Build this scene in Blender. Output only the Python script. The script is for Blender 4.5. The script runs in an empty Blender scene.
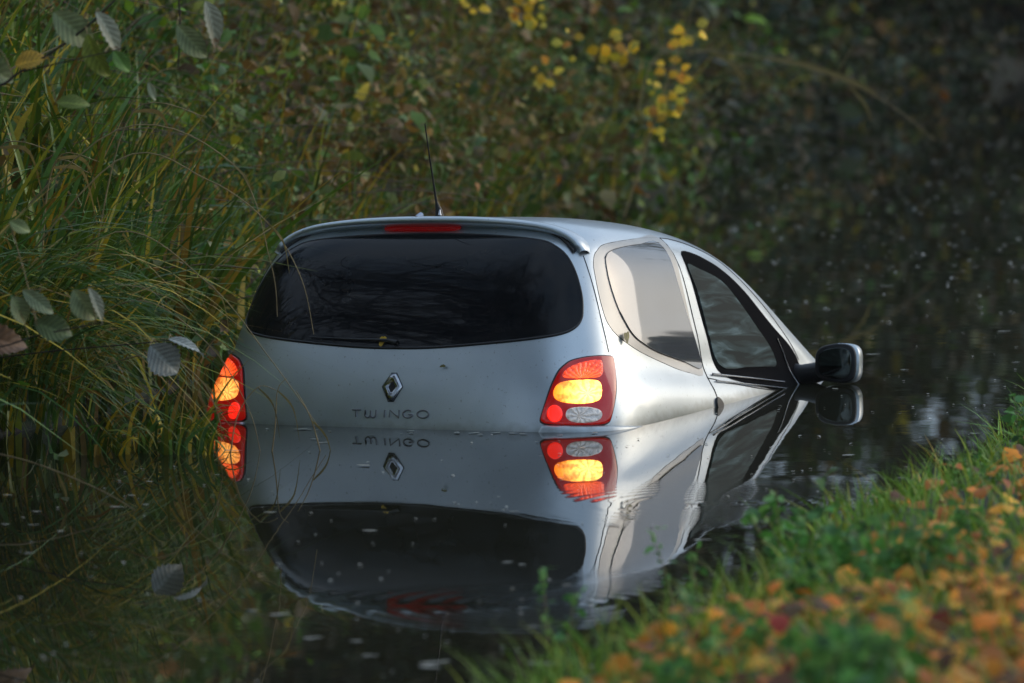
import bpy, math, random
import numpy as np
from mathutils import Matrix, Vector, Euler

C = bpy.context.scene.collection
S = bpy.context.scene
R = math.radians
rng = np.random.default_rng(7)
random.seed(7)

# ------------------------------------------------------------------ camera, sky, sun, exposure
FPX = 5300.0
CAM_H = 1.739
cam_d = bpy.data.cameras.new('camera')
cam = bpy.data.objects.new('camera', cam_d)
C.objects.link(cam)
cam_d.sensor_width = 36.0
cam_d.lens = FPX * 36.0 / 1024.0
cam_d.clip_start = 0.5
cam_d.clip_end = 3000
cam.matrix_world = (Matrix.Translation((0, 0, CAM_H)) @ Matrix.Rotation(R(90 - 4.583), 4, 'X')
                    @ Matrix.Rotation(R(-0.655), 4, 'Z'))
cam_d.dof.use_dof = True
cam_d.dof.focus_distance = 18.3
cam_d.dof.aperture_fstop = 3.7
S.camera = cam

SUN_AZ, SUN_EL = R(62), R(20)          # azimuth clockwise from +Y
world = bpy.data.worlds.new('World')
S.world = world
world.use_nodes = True
wt = world.node_tree
wt.nodes.clear()
w_out = wt.nodes.new('ShaderNodeOutputWorld')
w_bg = wt.nodes.new('ShaderNodeBackground')
w_sky = wt.nodes.new('ShaderNodeTexSky')
w_sky.sky_type = 'NISHITA'
w_sky.sun_disc = False
w_sky.sun_elevation = SUN_EL
w_sky.sun_rotation = SUN_AZ
w_sky.air_density = 1.0
w_sky.dust_density = 3.0
w_sky.ozone_density = 1.0
w_bg.inputs['Strength'].default_value = 0.10
# broken overcast: the clear sky is partly veiled by grey-white cloud
w_tc = wt.nodes.new('ShaderNodeTexCoord')
w_mp = wt.nodes.new('ShaderNodeMapping'); w_mp.inputs['Scale'].default_value = (1.0, 1.0, 2.6)
w_nz = wt.nodes.new('ShaderNodeTexNoise'); w_nz.inputs['Scale'].default_value = 2.2; w_nz.inputs['Detail'].default_value = 5; w_nz.inputs['Roughness'].default_value = 0.45
w_cr = wt.nodes.new('ShaderNodeValToRGB')
w_cr.color_ramp.elements[0].position = 0.32; w_cr.color_ramp.elements[0].color = (2.6, 4.2, 6.3, 1)
w_cr.color_ramp.elements[1].position = 0.68; w_cr.color_ramp.elements[1].color = (7.0, 8.4, 10.2, 1)
w_mx = wt.nodes.new('ShaderNodeMix'); w_mx.data_type = 'RGBA'; w_mx.inputs[0].default_value = 0.64
wt.links.new(w_tc.outputs['Generated'], w_mp.inputs['Vector'])
wt.links.new(w_mp.outputs[0], w_nz.inputs['Vector'])
wt.links.new(w_nz.outputs['Fac'], w_cr.inputs['Fac'])
wt.links.new(w_sky.outputs[0], w_mx.inputs[6]); wt.links.new(w_cr.outputs[0], w_mx.inputs[7])
wt.links.new(w_mx.outputs[2], w_bg.inputs['Color'])
wt.links.new(w_bg.outputs[0], w_out.inputs['Surface'])

sun_d = bpy.data.lights.new('sun', 'SUN')
sun_d.energy = 0.5
sun_d.angle = R(45)
sun_d.color = (1.0, 0.9, 0.78)
sun = bpy.data.objects.new('sun', sun_d)
C.objects.link(sun)
sdir = Vector((math.sin(SUN_AZ) * math.cos(SUN_EL), math.cos(SUN_AZ) * math.cos(SUN_EL), math.sin(SUN_EL)))
sun.rotation_euler = sdir.to_track_quat('Z', 'Y').to_euler()

S.view_settings.view_transform = 'Standard'
S.view_settings.look = 'None'
S.view_settings.gamma = 1.0
S.view_settings.exposure = 0.5
S.cycles.max_bounces = 6
S.cycles.use_denoising = True

# ------------------------------------------------------------------ helpers
def tag(o, label=None, cat=None, group=None, kind=None):
    if label: o['label'] = label
    if cat: o['category'] = cat
    if group: o['group'] = group
    if kind: o['kind'] = kind
    return o

def link(name, me, mat=None, parent=None, smooth=True):
    o = bpy.data.objects.new(name, me)
    C.objects.link(o)
    if mat is not None and not me.materials:
        me.materials.append(mat)
    if parent is not None:
        o.parent = parent
    if smooth:
        me.shade_smooth()
    return o

def empty(name, loc=(0, 0, 0), rz=0.0):
    o = bpy.data.objects.new(name, None)
    o.empty_display_size = 0.1
    C.objects.link(o)
    o.location = loc
    o.rotation_euler = (0, 0, rz)
    return o

def mesh_np(name, V, F, col=None, size=None):
    """V (n,3), F list/array of same-size faces; col (nfaces,3) linear colours."""
    V = np.asarray(V, np.float32); F = np.asarray(F, np.int32)
    me = bpy.data.meshes.new(name)
    k = F.shape[1]
    me.vertices.add(len(V)); me.vertices.foreach_set('co', V.ravel())
    me.loops.add(F.size); me.loops.foreach_set('vertex_index', F.ravel())
    me.polygons.add(len(F))
    me.polygons.foreach_set('loop_start', np.arange(0, F.size, k, dtype=np.int32))
    me.update(calc_edges=True)
    if col is not None:
        a = me.attributes.new('col', 'FLOAT_COLOR', 'CORNER')
        c = np.ones((len(F), k, 4), np.float32)
        c[:, :, :3] = np.asarray(col, np.float32)[:, None, :]
        a.data.foreach_set('color', c.ravel())
    me.validate()
    return me

def join_np(parts):
    Vs, Fs, Cs, n = [], [], [], 0
    for p in parts:
        Vs.append(p[0]); Fs.append(np.asarray(p[1]) + n); n += len(p[0])
        if len(p) > 2: Cs.append(p[2])
    return (np.concatenate(Vs), np.concatenate(Fs), np.concatenate(Cs) if Cs else None)

def tube_np(P, r, seg=6, caps=True):
    P = np.asarray(P, float); n = len(P)
    r = np.broadcast_to(np.asarray(r, float), (n,))
    T = np.gradient(P, axis=0)
    T /= np.linalg.norm(T, axis=1)[:, None] + 1e-12
    up = np.array([0, 0, 1.0]) if abs(T[0][2]) < 0.9 else np.array([1.0, 0, 0])
    A = np.cross(T, up); A /= np.linalg.norm(A, axis=1)[:, None] + 1e-12
    B = np.cross(T, A)
    th = np.linspace(0, 2 * np.pi, seg, endpoint=False)
    V = (P[:, None, :] + r[:, None, None] * (np.cos(th)[None, :, None] * A[:, None, :] + np.sin(th)[None, :, None] * B[:, None, :])).reshape(-1, 3)
    F = []
    for i in range(n - 1):
        for j in range(seg):
            a = i * seg + j; b = i * seg + (j + 1) % seg
            F.append((a, b, b + seg, a + seg))
    if caps:
        V = np.concatenate([V, P[:1], P[-1:]])
        c0, c1 = len(V) - 2, len(V) - 1
        for j in range(seg):
            F.append((c0, (j + 1) % seg, j, c0)[:4])
            F.append((c1, (n - 1) * seg + j, (n - 1) * seg + (j + 1) % seg, c1)[:4])
    return V, F

def tubes_mesh(name, tubes):
    """tubes: list of (P, r, seg) -> one mesh (quads only, open ends)"""
    parts = [tube_np(P, r, s, caps=False) for P, r, s in tubes]
    V, F, _ = join_np(parts)
    return mesh_np(name, V, F)

def newmat(name):
    m = bpy.data.materials.new(name)
    m.use_nodes = True
    nt = m.node_tree
    b = nt.nodes['Principled BSDF']
    return m, nt, b

def simple(name, col, rough=0.5, metal=0.0, noise=0.0, nscale=8.0, coat=0.0, bump=0.0):
    m, nt, b = newmat(name)
    b.inputs['Roughness'].default_value = rough
    b.inputs['Metallic'].default_value = metal
    b.inputs['Coat Weight'].default_value = coat
    b.inputs['Coat Roughness'].default_value = 0.03
    tc = nt.nodes.new('ShaderNodeTexCoord')
    nz = nt.nodes.new('ShaderNodeTexNoise')
    nz.inputs['Scale'].default_value = nscale
    nz.inputs['Detail'].default_value = 5
    nt.links.new(tc.outputs['Object'], nz.inputs['Vector'])
    cr = nt.nodes.new('ShaderNodeValToRGB')
    c = np.array(col)
    cr.color_ramp.elements[0].position = 0.3
    cr.color_ramp.elements[1].position = 0.7
    cr.color_ramp.elements[0].color = (*np.clip(c * (1 - noise), 0, 1), 1)
    cr.color_ramp.elements[1].color = (*np.clip(c * (1 + noise), 0, 1), 1)
    nt.links.new(nz.outputs['Fac'], cr.inputs['Fac'])
    nt.links.new(cr.outputs['Color'], b.inputs['Base Color'])
    if bump:
        bp = nt.nodes.new('ShaderNodeBump')
        bp.inputs['Strength'].default_value = bump
        bp.inputs['Distance'].default_value = 0.01
        nt.links.new(nz.outputs['Fac'], bp.inputs['Height'])
        nt.links.new(bp.outputs['Normal'], b.inputs['Normal'])
    return m

def leafmat(name, rough=0.5, trans=0.25, spec=0.4):
    m, nt, b = newmat(name)
    at = nt.nodes.new('ShaderNodeAttribute'); at.attribute_name = 'col'
    tc = nt.nodes.new('ShaderNodeTexCoord')
    nz = nt.nodes.new('ShaderNodeTexNoise'); nz.inputs['Scale'].default_value = 60
    nt.links.new(tc.outputs['Object'], nz.inputs['Vector'])
    mp = nt.nodes.new('ShaderNodeMapRange')
    mp.inputs['To Min'].default_value = 0.7; mp.inputs['To Max'].default_value = 1.3
    nt.links.new(nz.outputs['Fac'], mp.inputs['Value'])
    mx = nt.nodes.new('ShaderNodeVectorMath'); mx.operation = 'SCALE'
    nt.links.new(at.outputs['Color'], mx.inputs[0]); nt.links.new(mp.outputs[0], mx.inputs['Scale'])
    nt.links.new(mx.outputs[0], b.inputs['Base Color'])
    b.inputs['Roughness'].default_value = rough
    b.inputs['Specular IOR Level'].default_value = spec
    tr = nt.nodes.new('ShaderNodeBsdfTranslucent')
    nt.links.new(mx.outputs[0], tr.inputs['Color'])
    ms = nt.nodes.new('ShaderNodeMixShader'); ms.inputs[0].default_value = trans
    nt.links.new(b.outputs[0], ms.inputs[1]); nt.links.new(tr.outputs[0], ms.inputs[2])
    nt.links.new(ms.outputs[0], nt.nodes['Material Output'].inputs['Surface'])
    return m

# ------------------------------------------------------------------ materials
M_leaf = leafmat('foliage')
M_grass = leafmat('grass_blades', rough=0.45, trans=0.2)
M_pale = leafmat('pale_leaf', rough=0.6, trans=0.15)
M_bark = simple('bark', (0.06, 0.045, 0.035), 0.9, noise=0.5, nscale=20, bump=0.6)
M_twig = simple('twig', (0.05, 0.035, 0.025), 0.8, noise=0.4, nscale=30)
M_deadstem = simple('dead_stem', (0.13, 0.085, 0.055), 0.7, noise=0.5, nscale=3)
M_stem = simple('straw_stem', (0.30, 0.22, 0.10), 0.6, noise=0.3, nscale=20)

# ground: dark soil with moss and leaf litter patches
M_ground, nt, b = newmat('bank_soil')
tc = nt.nodes.new('ShaderNodeTexCoord')
n1 = nt.nodes.new('ShaderNodeTexNoise'); n1.inputs['Scale'].default_value = 3; n1.inputs['Detail'].default_value = 8
n2 = nt.nodes.new('ShaderNodeTexVoronoi'); n2.inputs['Scale'].default_value = 22
nt.links.new(tc.outputs['Object'], n1.inputs['Vector']); nt.links.new(tc.outputs['Object'], n2.inputs['Vector'])
cr = nt.nodes.new('ShaderNodeValToRGB')
for p, c in ((0.0, (0.02, 0.015, 0.01, 1)), (0.45, (0.035, 0.03, 0.018, 1)), (0.6, (0.03, 0.045, 0.018, 1)), (0.8, (0.07, 0.045, 0.02, 1))):
    e = cr.color_ramp.elements.new(p); e.color = c
nt.links.new(n1.outputs['Fac'], cr.inputs['Fac'])
mx = nt.nodes.new('ShaderNodeMix'); mx.data_type = 'RGBA'; mx.blend_type = 'MULTIPLY'; mx.inputs[0].default_value = 0.5
nt.links.new(cr.outputs[0], mx.inputs[6]); nt.links.new(n2.outputs['Color'], mx.inputs[7])
nt.links.new(mx.outputs[2], b.inputs['Base Color'])
b.inputs['Roughness'].default_value = 0.9
bp = nt.nodes.new('ShaderNodeBump'); bp.inputs['Distance'].default_value = 0.05
nt.links.new(n1.outputs['Fac'], bp.inputs['Height']); nt.links.new(bp.outputs[0], b.inputs['Normal'])

# water: murky, mirror-calm, small ripples and one set of rings
M_water, nt, b = newmat('canal_water')
b.inputs['Base Color'].default_value = (0.018, 0.018, 0.010, 1)
b.inputs['Roughness'].default_value = 0.012
b.inputs['IOR'].default_value = 1.333
tc = nt.nodes.new('ShaderNodeTexCoord')
def addh(prev, node_out):
    if prev is None: return node_out
    a = nt.nodes.new('ShaderNodeMath'); a.operation = 'ADD'
    nt.links.new(prev, a.inputs[0]); nt.links.new(node_out, a.inputs[1])
    return a.outputs[0]
def mul(o, k):
    a = nt.nodes.new('ShaderNodeMath'); a.operation = 'MULTIPLY'
    nt.links.new(o, a.inputs[0])
    if isinstance(k, (int, float)): a.inputs[1].default_value = k
    else: nt.links.new(k, a.inputs[1])
    return a.outputs[0]
H = None
# height in metres
for sc, amp, det in ((1.2, 0.0009, 1), (7, 0.00010, 2), (26, 0.00003, 1)):
    n = nt.nodes.new('ShaderNodeTexNoise'); n.inputs['Scale'].default_value = sc; n.inputs['Detail'].default_value = det
    nt.links.new(tc.outputs['Object'], n.inputs['Vector'])
    H = addh(H, mul(n.outputs['Fac'], amp))
def rings(cx, cy, wl, amp, rad):
    global H
    vs = nt.nodes.new('ShaderNodeVectorMath'); vs.operation = 'SUBTRACT'
    vs.inputs[1].default_value = (cx, cy, 0)
    nt.links.new(tc.outputs['Object'], vs.inputs[0])
    ln = nt.nodes.new('ShaderNodeVectorMath'); ln.operation = 'LENGTH'
    nt.links.new(vs.outputs[0], ln.inputs[0])
    sn = nt.nodes.new('ShaderNodeMath'); sn.operation = 'SINE'
    nt.links.new(mul(ln.outputs['Value'], 2 * math.pi / wl), sn.inputs[0])
    mr = nt.nodes.new('ShaderNodeMapRange'); mr.interpolation_type = 'SMOOTHSTEP'
    mr.inputs['From Min'].default_value = rad; mr.inputs['From Max'].default_value = rad * 0.35
    nt.links.new(ln.outputs['Value'], mr.inputs['Value'])
    H = addh(H, mul(mul(sn.outputs[0], mr.outputs[0]), amp))
rings(0.12, 13.35, 0.075, 0.00011, 0.9)
rings(0.62, 15.6, 0.06, 0.00010, 0.8)
bp = nt.nodes.new('ShaderNodeBump'); bp.inputs['Strength'].default_value = 1.0; bp.inputs['Distance'].default_value = 1.0
nt.links.new(H, bp.inputs['Height']); nt.links.new(bp.outputs[0], b.inputs['Normal'])

# car paint: light silver metallic with clear coat, faint dust
M_paint, nt, b = newmat('silver_paint')
tc = nt.nodes.new('ShaderNodeTexCoord')
nz = nt.nodes.new('ShaderNodeTexNoise'); nz.inputs['Scale'].default_value = 5; nz.inputs['Detail'].default_value = 6
nt.links.new(tc.outputs['Object'], nz.inputs['Vector'])
cr = nt.nodes.new('ShaderNodeValToRGB')
cr.color_ramp.elements[0].color = (0.50, 0.56, 0.60, 1); cr.color_ramp.elements[0].position = 0.3
cr.color_ramp.elements[1].color = (0.57, 0.63, 0.67, 1); cr.color_ramp.elements[1].position = 0.7
nt.links.new(nz.outputs['Fac'], cr.inputs['Fac'])
# muddy tide mark just above the water and a thin film of grime spots
sp = nt.nodes.new('ShaderNodeSeparateXYZ'); nt.links.new(tc.outputs['Object'], sp.inputs[0])
pl = nt.nodes.new('ShaderNodeMath'); pl.operation = 'MULTIPLY_ADD'; nt.links.new(sp.outputs[1], pl.inputs[0]); pl.inputs[1].default_value = -0.095; nt.links.new(sp.outputs[2], pl.inputs[2])
n4 = nt.nodes.new('ShaderNodeTexNoise'); n4.inputs['Scale'].default_value = 28; n4.inputs['Detail'].default_value = 6; nt.links.new(tc.outputs['Object'], n4.inputs['Vector'])
p2 = nt.nodes.new('ShaderNodeMath'); p2.operation = 'MULTIPLY_ADD'; nt.links.new(n4.outputs['Fac'], p2.inputs[0]); p2.inputs[1].default_value = -0.05; nt.links.new(pl.outputs[0], p2.inputs[2])
mt = nt.nodes.new('ShaderNodeMapRange'); mt.inputs['From Min'].default_value = 0.71; mt.inputs['From Max'].default_value = 0.675; mt.inputs['To Max'].default_value = 0.45
nt.links.new(p2.outputs[0], mt.inputs['Value'])
n5 = nt.nodes.new('ShaderNodeTexNoise'); n5.inputs['Scale'].default_value = 90; n5.inputs['Detail'].default_value = 3; nt.links.new(tc.outputs['Object'], n5.inputs['Vector'])
ms_ = nt.nodes.new('ShaderNodeMapRange'); ms_.inputs['From Min'].default_value = 0.66; ms_.inputs['From Max'].default_value = 0.74; ms_.inputs['To Max'].default_value = 0.5
nt.links.new(n5.outputs['Fac'], ms_.inputs['Value'])
mxx = nt.nodes.new('ShaderNodeMath'); mxx.operation = 'MAXIMUM'; nt.links.new(mt.outputs[0], mxx.inputs[0]); nt.links.new(ms_.outputs[0], mxx.inputs[1])
dm = nt.nodes.new('ShaderNodeMix'); dm.data_type = 'RGBA'; nt.links.new(mxx.outputs[0], dm.inputs[0]); nt.links.new(cr.outputs[0], dm.inputs[6]); dm.inputs[7].default_value = (.13, .12, .09, 1)
nt.links.new(dm.outputs[2], b.inputs['Base Color'])
b.inputs['Metallic'].default_value = 0.75
mr = nt.nodes.new('ShaderNodeMapRange'); mr.inputs['To Min'].default_value = 0.30; mr.inputs['To Max'].default_value = 0.42
nt.links.new(nz.outputs['Fac'], mr.inputs['Value']); nt.links.new(mr.outputs[0], b.inputs['Roughness'])
b.inputs['Coat Weight'].default_value = 0.5; b.inputs['Coat Roughness'].default_value = 0.07
M_surround = simple('satin_surround', (0.40, 0.40, 0.39), 0.38, metal=0.6, noise=0.06)
M_black = simple('black_plastic', (0.012, 0.012, 0.013), 0.45, noise=0.2)
M_frame = simple('matt_black_trim', (0.006, 0.006, 0.007), 0.9)
M_frame.node_tree.nodes['Principled BSDF'].inputs['Specular IOR Level'].default_value = 0.03
M_gap = simple('dark_gap', (0.008, 0.008, 0.009), 0.8)
M_chrome = simple('chrome', (0.42, 0.44, 0.47), 0.2, metal=1.0, noise=0.05)
M_letter = simple('badge_grey', (0.19, 0.19, 0.20), 0.4, metal=0.4)
M_tint = simple('tinted_glass', (0.006, 0.007, 0.009), 0.03, noise=0.2)
M_tint.node_tree.nodes['Principled BSDF'].inputs['Specular IOR Level'].default_value = 0.2
M_qglass = simple('side_glass', (0.085, 0.09, 0.095), 0.04, noise=.25, nscale=6)
M_qglass.node_tree.nodes['Principled BSDF'].inputs['IOR'].default_value = 2.5
M_mirror = simple('mirror_glass', (0.07, 0.08, 0.075), 0.06, metal=1.0)
M_wnozzle = simple('pale_blue_plastic', (0.35, 0.42, 0.55), 0.4)

# door glass: branch reflections painted in as white-teal streaks over dark
M_door, nt, b = newmat('painted_reflection_glass')
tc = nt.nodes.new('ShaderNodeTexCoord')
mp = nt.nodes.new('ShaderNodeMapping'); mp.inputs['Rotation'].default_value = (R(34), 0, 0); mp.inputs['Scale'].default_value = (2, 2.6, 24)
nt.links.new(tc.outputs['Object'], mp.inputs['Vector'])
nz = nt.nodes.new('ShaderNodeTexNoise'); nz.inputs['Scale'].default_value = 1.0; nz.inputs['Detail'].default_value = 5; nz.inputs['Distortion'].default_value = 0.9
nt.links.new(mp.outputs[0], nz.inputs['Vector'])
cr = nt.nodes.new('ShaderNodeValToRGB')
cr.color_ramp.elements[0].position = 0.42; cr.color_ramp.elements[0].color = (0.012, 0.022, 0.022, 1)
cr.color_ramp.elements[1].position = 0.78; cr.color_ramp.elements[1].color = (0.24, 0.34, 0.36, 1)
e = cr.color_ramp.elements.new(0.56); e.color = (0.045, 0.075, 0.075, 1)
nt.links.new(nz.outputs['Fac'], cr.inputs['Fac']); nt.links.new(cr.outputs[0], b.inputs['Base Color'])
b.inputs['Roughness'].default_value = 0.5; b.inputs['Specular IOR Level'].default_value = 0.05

def lampmat(name, col, emit, strength, centre=None, ribs=0, rough=0.12, hot=None):
    m, nt, b = newmat(name)
    b.inputs['Base Color'].default_value = (*col, 1)
    b.inputs['Roughness'].default_value = rough
    b.inputs['Coat Weight'].default_value = 0.6
    if centre is not None:
        tc = nt.nodes.new('ShaderNodeTexCoord')
        sp = nt.nodes.new('ShaderNodeSeparateXYZ'); nt.links.new(tc.outputs['Object'], sp.inputs[0])
        ax = nt.nodes.new('ShaderNodeMath'); ax.operation = 'ABSOLUTE'; nt.links.new(sp.outputs[0], ax.inputs[0])
        cx = nt.nodes.new('ShaderNodeMath'); cx.operation = 'SUBTRACT'; nt.links.new(ax.outputs[0], cx.inputs[0]); cx.inputs[1].default_value = centre[0]
        cz = nt.nodes.new('ShaderNodeMath'); cz.operation = 'SUBTRACT'; nt.links.new(sp.outputs[2], cz.inputs[0]); cz.inputs[1].default_value = centre[1]
        at = nt.nodes.new('ShaderNodeMath'); at.operation = 'ARCTAN2'; nt.links.new(cz.outputs[0], at.inputs[0]); nt.links.new(cx.outputs[0], at.inputs[1])
        ml = nt.nodes.new('ShaderNodeMath'); ml.operation = 'MULTIPLY'; nt.links.new(at.outputs[0], ml.inputs[0]); ml.inputs[1].default_value = ribs
        wn = nt.nodes.new('ShaderNodeTexNoise'); wn.inputs['Scale'].default_value = 38; nt.links.new(tc.outputs['Object'], wn.inputs['Vector'])
        wa = nt.nodes.new('ShaderNodeMath'); wa.operation = 'MULTIPLY_ADD'; nt.links.new(wn.outputs['Fac'], wa.inputs[0]); wa.inputs[1].default_value = 11.0; nt.links.new(ml.outputs[0], wa.inputs[2])
        si = nt.nodes.new('ShaderNodeMath'); si.operation = 'SINE'; nt.links.new(wa.outputs[0], si.inputs[0])
        cb = nt.nodes.new('ShaderNodeCombineXYZ'); nt.links.new(cx.outputs[0], cb.inputs[0]); nt.links.new(cz.outputs[0], cb.inputs[1])
        ln = nt.nodes.new('ShaderNodeVectorMath'); ln.operation = 'LENGTH'; nt.links.new(cb.outputs[0], ln.inputs[0])
        # concentric fresnel rings break the ribs up
        r2 = nt.nodes.new('ShaderNodeMath'); r2.operation = 'MULTIPLY'; nt.links.new(ln.outputs['Value'], r2.inputs[0]); r2.inputs[1].default_value = 480
        s2 = nt.nodes.new('ShaderNodeMath'); s2.operation = 'SINE'; nt.links.new(r2.outputs[0], s2.inputs[0])
        sm = nt.nodes.new('ShaderNodeMath'); sm.operation = 'MULTIPLY_ADD'; nt.links.new(s2.outputs[0], sm.inputs[0]); sm.inputs[1].default_value = 0.22; nt.links.new(si.outputs[0], sm.inputs[2])
        md = nt.nodes.new('ShaderNodeMapRange'); md.inputs['From Min'].default_value = -1.35; md.inputs['From Max'].default_value = 1.35
        md.inputs['To Min'].default_value = 0.42; md.inputs['To Max'].default_value = 1.25
        nt.links.new(sm.outputs[0], md.inputs['Value'])
        fo = nt.nodes.new('ShaderNodeMapRange'); fo.interpolation_type = 'SMOOTHSTEP'
        fo.inputs['From Min'].default_value = 0.0; fo.inputs['From Max'].default_value = 0.11
        fo.inputs['To Min'].default_value = 1.0; fo.inputs['To Max'].default_value = 0.0
        nt.links.new(ln.outputs['Value'], fo.inputs['Value'])
        mc = nt.nodes.new('ShaderNodeMix'); mc.data_type = 'RGBA'
        mc.inputs[6].default_value = (*emit, 1); mc.inputs[7].default_value = (*(hot or emit), 1)
        nt.links.new(fo.outputs[0], mc.inputs[0])
        nt.links.new(mc.outputs[2], b.inputs['Emission Color'])
        st = nt.nodes.new('ShaderNodeMath'); st.operation = 'MULTIPLY_ADD'
        nt.links.new(fo.outputs[0], st.inputs[0]); st.inputs[1].default_value = 0.9; st.inputs[2].default_value = 0.55
        s3 = nt.nodes.new('ShaderNodeMath'); s3.operation = 'MULTIPLY'; nt.links.new(st.outputs[0], s3.inputs[0]); nt.links.new(md.outputs[0], s3.inputs[1])
        s4 = nt.nodes.new('ShaderNodeMath'); s4.operation = 'MULTIPLY'; nt.links.new(s3.outputs[0], s4.inputs[0]); s4.inputs[1].default_value = strength
        nt.links.new(s4.outputs[0], b.inputs['Emission Strength'])
        bp = nt.nodes.new('ShaderNodeBump'); bp.inputs['Distance'].default_value = 0.002
        nt.links.new(sm.outputs[0], bp.inputs['Height']); nt.links.new(bp.outputs[0], b.inputs['Normal'])
    else:
        b.inputs['Emission Color'].default_value = (*emit, 1)
        b.inputs['Emission Strength'].default_value = strength
    return m
M_lampred = lampmat('lamp_red_housing', (0.20, 0.003, 0.003), (0.8, 0.008, 0.004), 0.16)
M_lamptop = lampmat('lamp_red_ribbed', (0.25, 0.006, 0.004), (1.0, 0.02, 0.006), 1.0, (0.675, 0.885), 24, hot=(1.0, 0.13, 0.02))
M_amber = lampmat('lamp_amber', (0.35, 0.08, 0.01), (1.0, 0.20, 0.008), 2.6, (0.698, 0.842), 9, hot=(1.0, 0.60, 0.12))
M_amber_l = lampmat('lamp_amber_far', (0.35, 0.08, 0.01), (1.0, 0.12, 0.008), 1.0, (0.64, 0.842), 11, hot=(1.0, 0.42, 0.08))
M_reddisc = lampmat('lamp_red_disc', (0.5, 0.01, 0.005), (1.0, 0.02, 0.008), 0.75)
M_clear = lampmat('lamp_clear', (0.62, 0.62, 0.62), (0.9, 0.85, 0.8), 0.12, (0.68, 0.765), 9)
M_brake = lampmat('brake_light_red', (0.25, 0.006, 0.006), (0.6, 0.01, 0.01), 0.06)

# ------------------------------------------------------------------ air
M_haze = bpy.data.materials.new('haze'); M_haze.use_nodes = True
nt = M_haze.node_tree; nt.nodes.clear()
ho = nt.nodes.new('ShaderNodeOutputMaterial'); hv = nt.nodes.new('ShaderNodeVolumePrincipled')
hv.inputs['Color'].default_value = (.93, .92, .88, 1); hv.inputs['Density'].default_value = 0.0004; hv.inputs['Anisotropy'].default_value = 0.2
nt.links.new(hv.outputs[0], ho.inputs['Volume'])
hb = np.array([(x, y, z) for z in (-2.5, 24) for y in (-60, 240) for x in (-200, 210)], float)
hz = link('haze', mesh_np('haze', hb, [(0, 2, 3, 1), (4, 5, 7, 6), (0, 1, 5, 4), (2, 6, 7, 3), (0, 4, 6, 2), (1, 3, 7, 5)]), M_haze, smooth=False)
tag(hz, 'thin damp haze in the air over the canal', 'haze', kind='stuff')

# ------------------------------------------------------------------ ground and water
LE = [(-60, -17), (-20, -9), (0, -5.2), (12, -2.65), (18, -1.62), (25, -0.5), (33, 0.8), (40, 1.95), (46, 3.0), (59, 5.9), (75, 11.5), (95, 22), (140, 60)]
def left_edge(y):
    y = np.asarray(y, float)
    return np.interp(y, [p[0] for p in LE], [p[1] for p in LE]) + 0.10 * np.sin(y * 1.7) + 0.06 * np.sin(y * 4.1 + 1)
def right_edge(y):
    y = np.asarray(y, float)
    return 0.47 + (y - 13) * 0.272 + 0.07 * np.sin(y * 1.9 + 2) + 0.05 * np.sin(y * 4.7) + np.clip(y - 50, 0, None) * 0.45
def ground_h(x, y):
    x = np.asarray(x, float); y = np.asarray(y, float)
    dl = (left_edge(y) - x) * 0.97
    dr = (x - right_edge(y)) * 0.965
    hl = 1.05 * dl
    hl = np.where(dl > 2.2, 2.31 + 0.12 * (dl - 2.2), hl)
    hl = np.where(dl > 12, 3.486, hl)
    hr = np.where(dr < 0.25, 0.42 * dr, 0.105 + 0.11 * (dr - 0.25))
    hr = np.where(dr > 4, 0.52, hr)
    n = 0.05 * np.sin(x * 2.3 + y * 1.1) * np.sin(y * 1.9) + 0.03 * np.sin(x * 5.1) * np.sin(y * 4.3)
    bed = -0.9
    h = np.full(x.shape, bed)
    h = np.where(dl > -1.2, np.maximum(h, np.where(dl < 0, 1.05 * dl, hl + n * np.clip(dl, 0, 1))), h)
    h = np.where(dr > -2.2, np.maximum(h, np.where(dr < 0, 0.42 * dr, hr + n * 0.5 * np.clip(dr, 0, 1))), h)
    return h

def axis_pts(lo, hi, a, bb, d):
    core = np.arange(a, bb, d)
    out1 = a - np.geomspace(d, a - lo, 40)[::-1]
    out2 = bb + np.geomspace(d, hi - bb, 40)
    return np.concatenate([out1, core, out2])
gx = axis_pts(-900, 900, -8, 9, 0.16)
gy = axis_pts(-900, 1200, 4, 66, 0.3)
GX, GY = np.meshgrid(gx, gy)
GZ = ground_h(GX, GY)
V = np.stack([GX, GY, GZ], -1).reshape(-1, 3)
nx, ny = len(gx), len(gy)
idx = np.arange(nx * ny).reshape(ny, nx)
F = np.stack([idx[:-1, :-1], idx[:-1, 1:], idx[1:, 1:], idx[1:, :-1]], -1).reshape(-1, 4)
g = link('ground', mesh_np('ground', V, F), M_ground)
tag(g, kind='structure')
wv = np.array([(-60, -200, 0), (200, -200, 0), (200, 400, 0), (-60, 400, 0)], float)
w = link('water', mesh_np('water', wv, [(0, 1, 2, 3)]), M_water, smooth=False)
tag(w, kind='structure')

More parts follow.
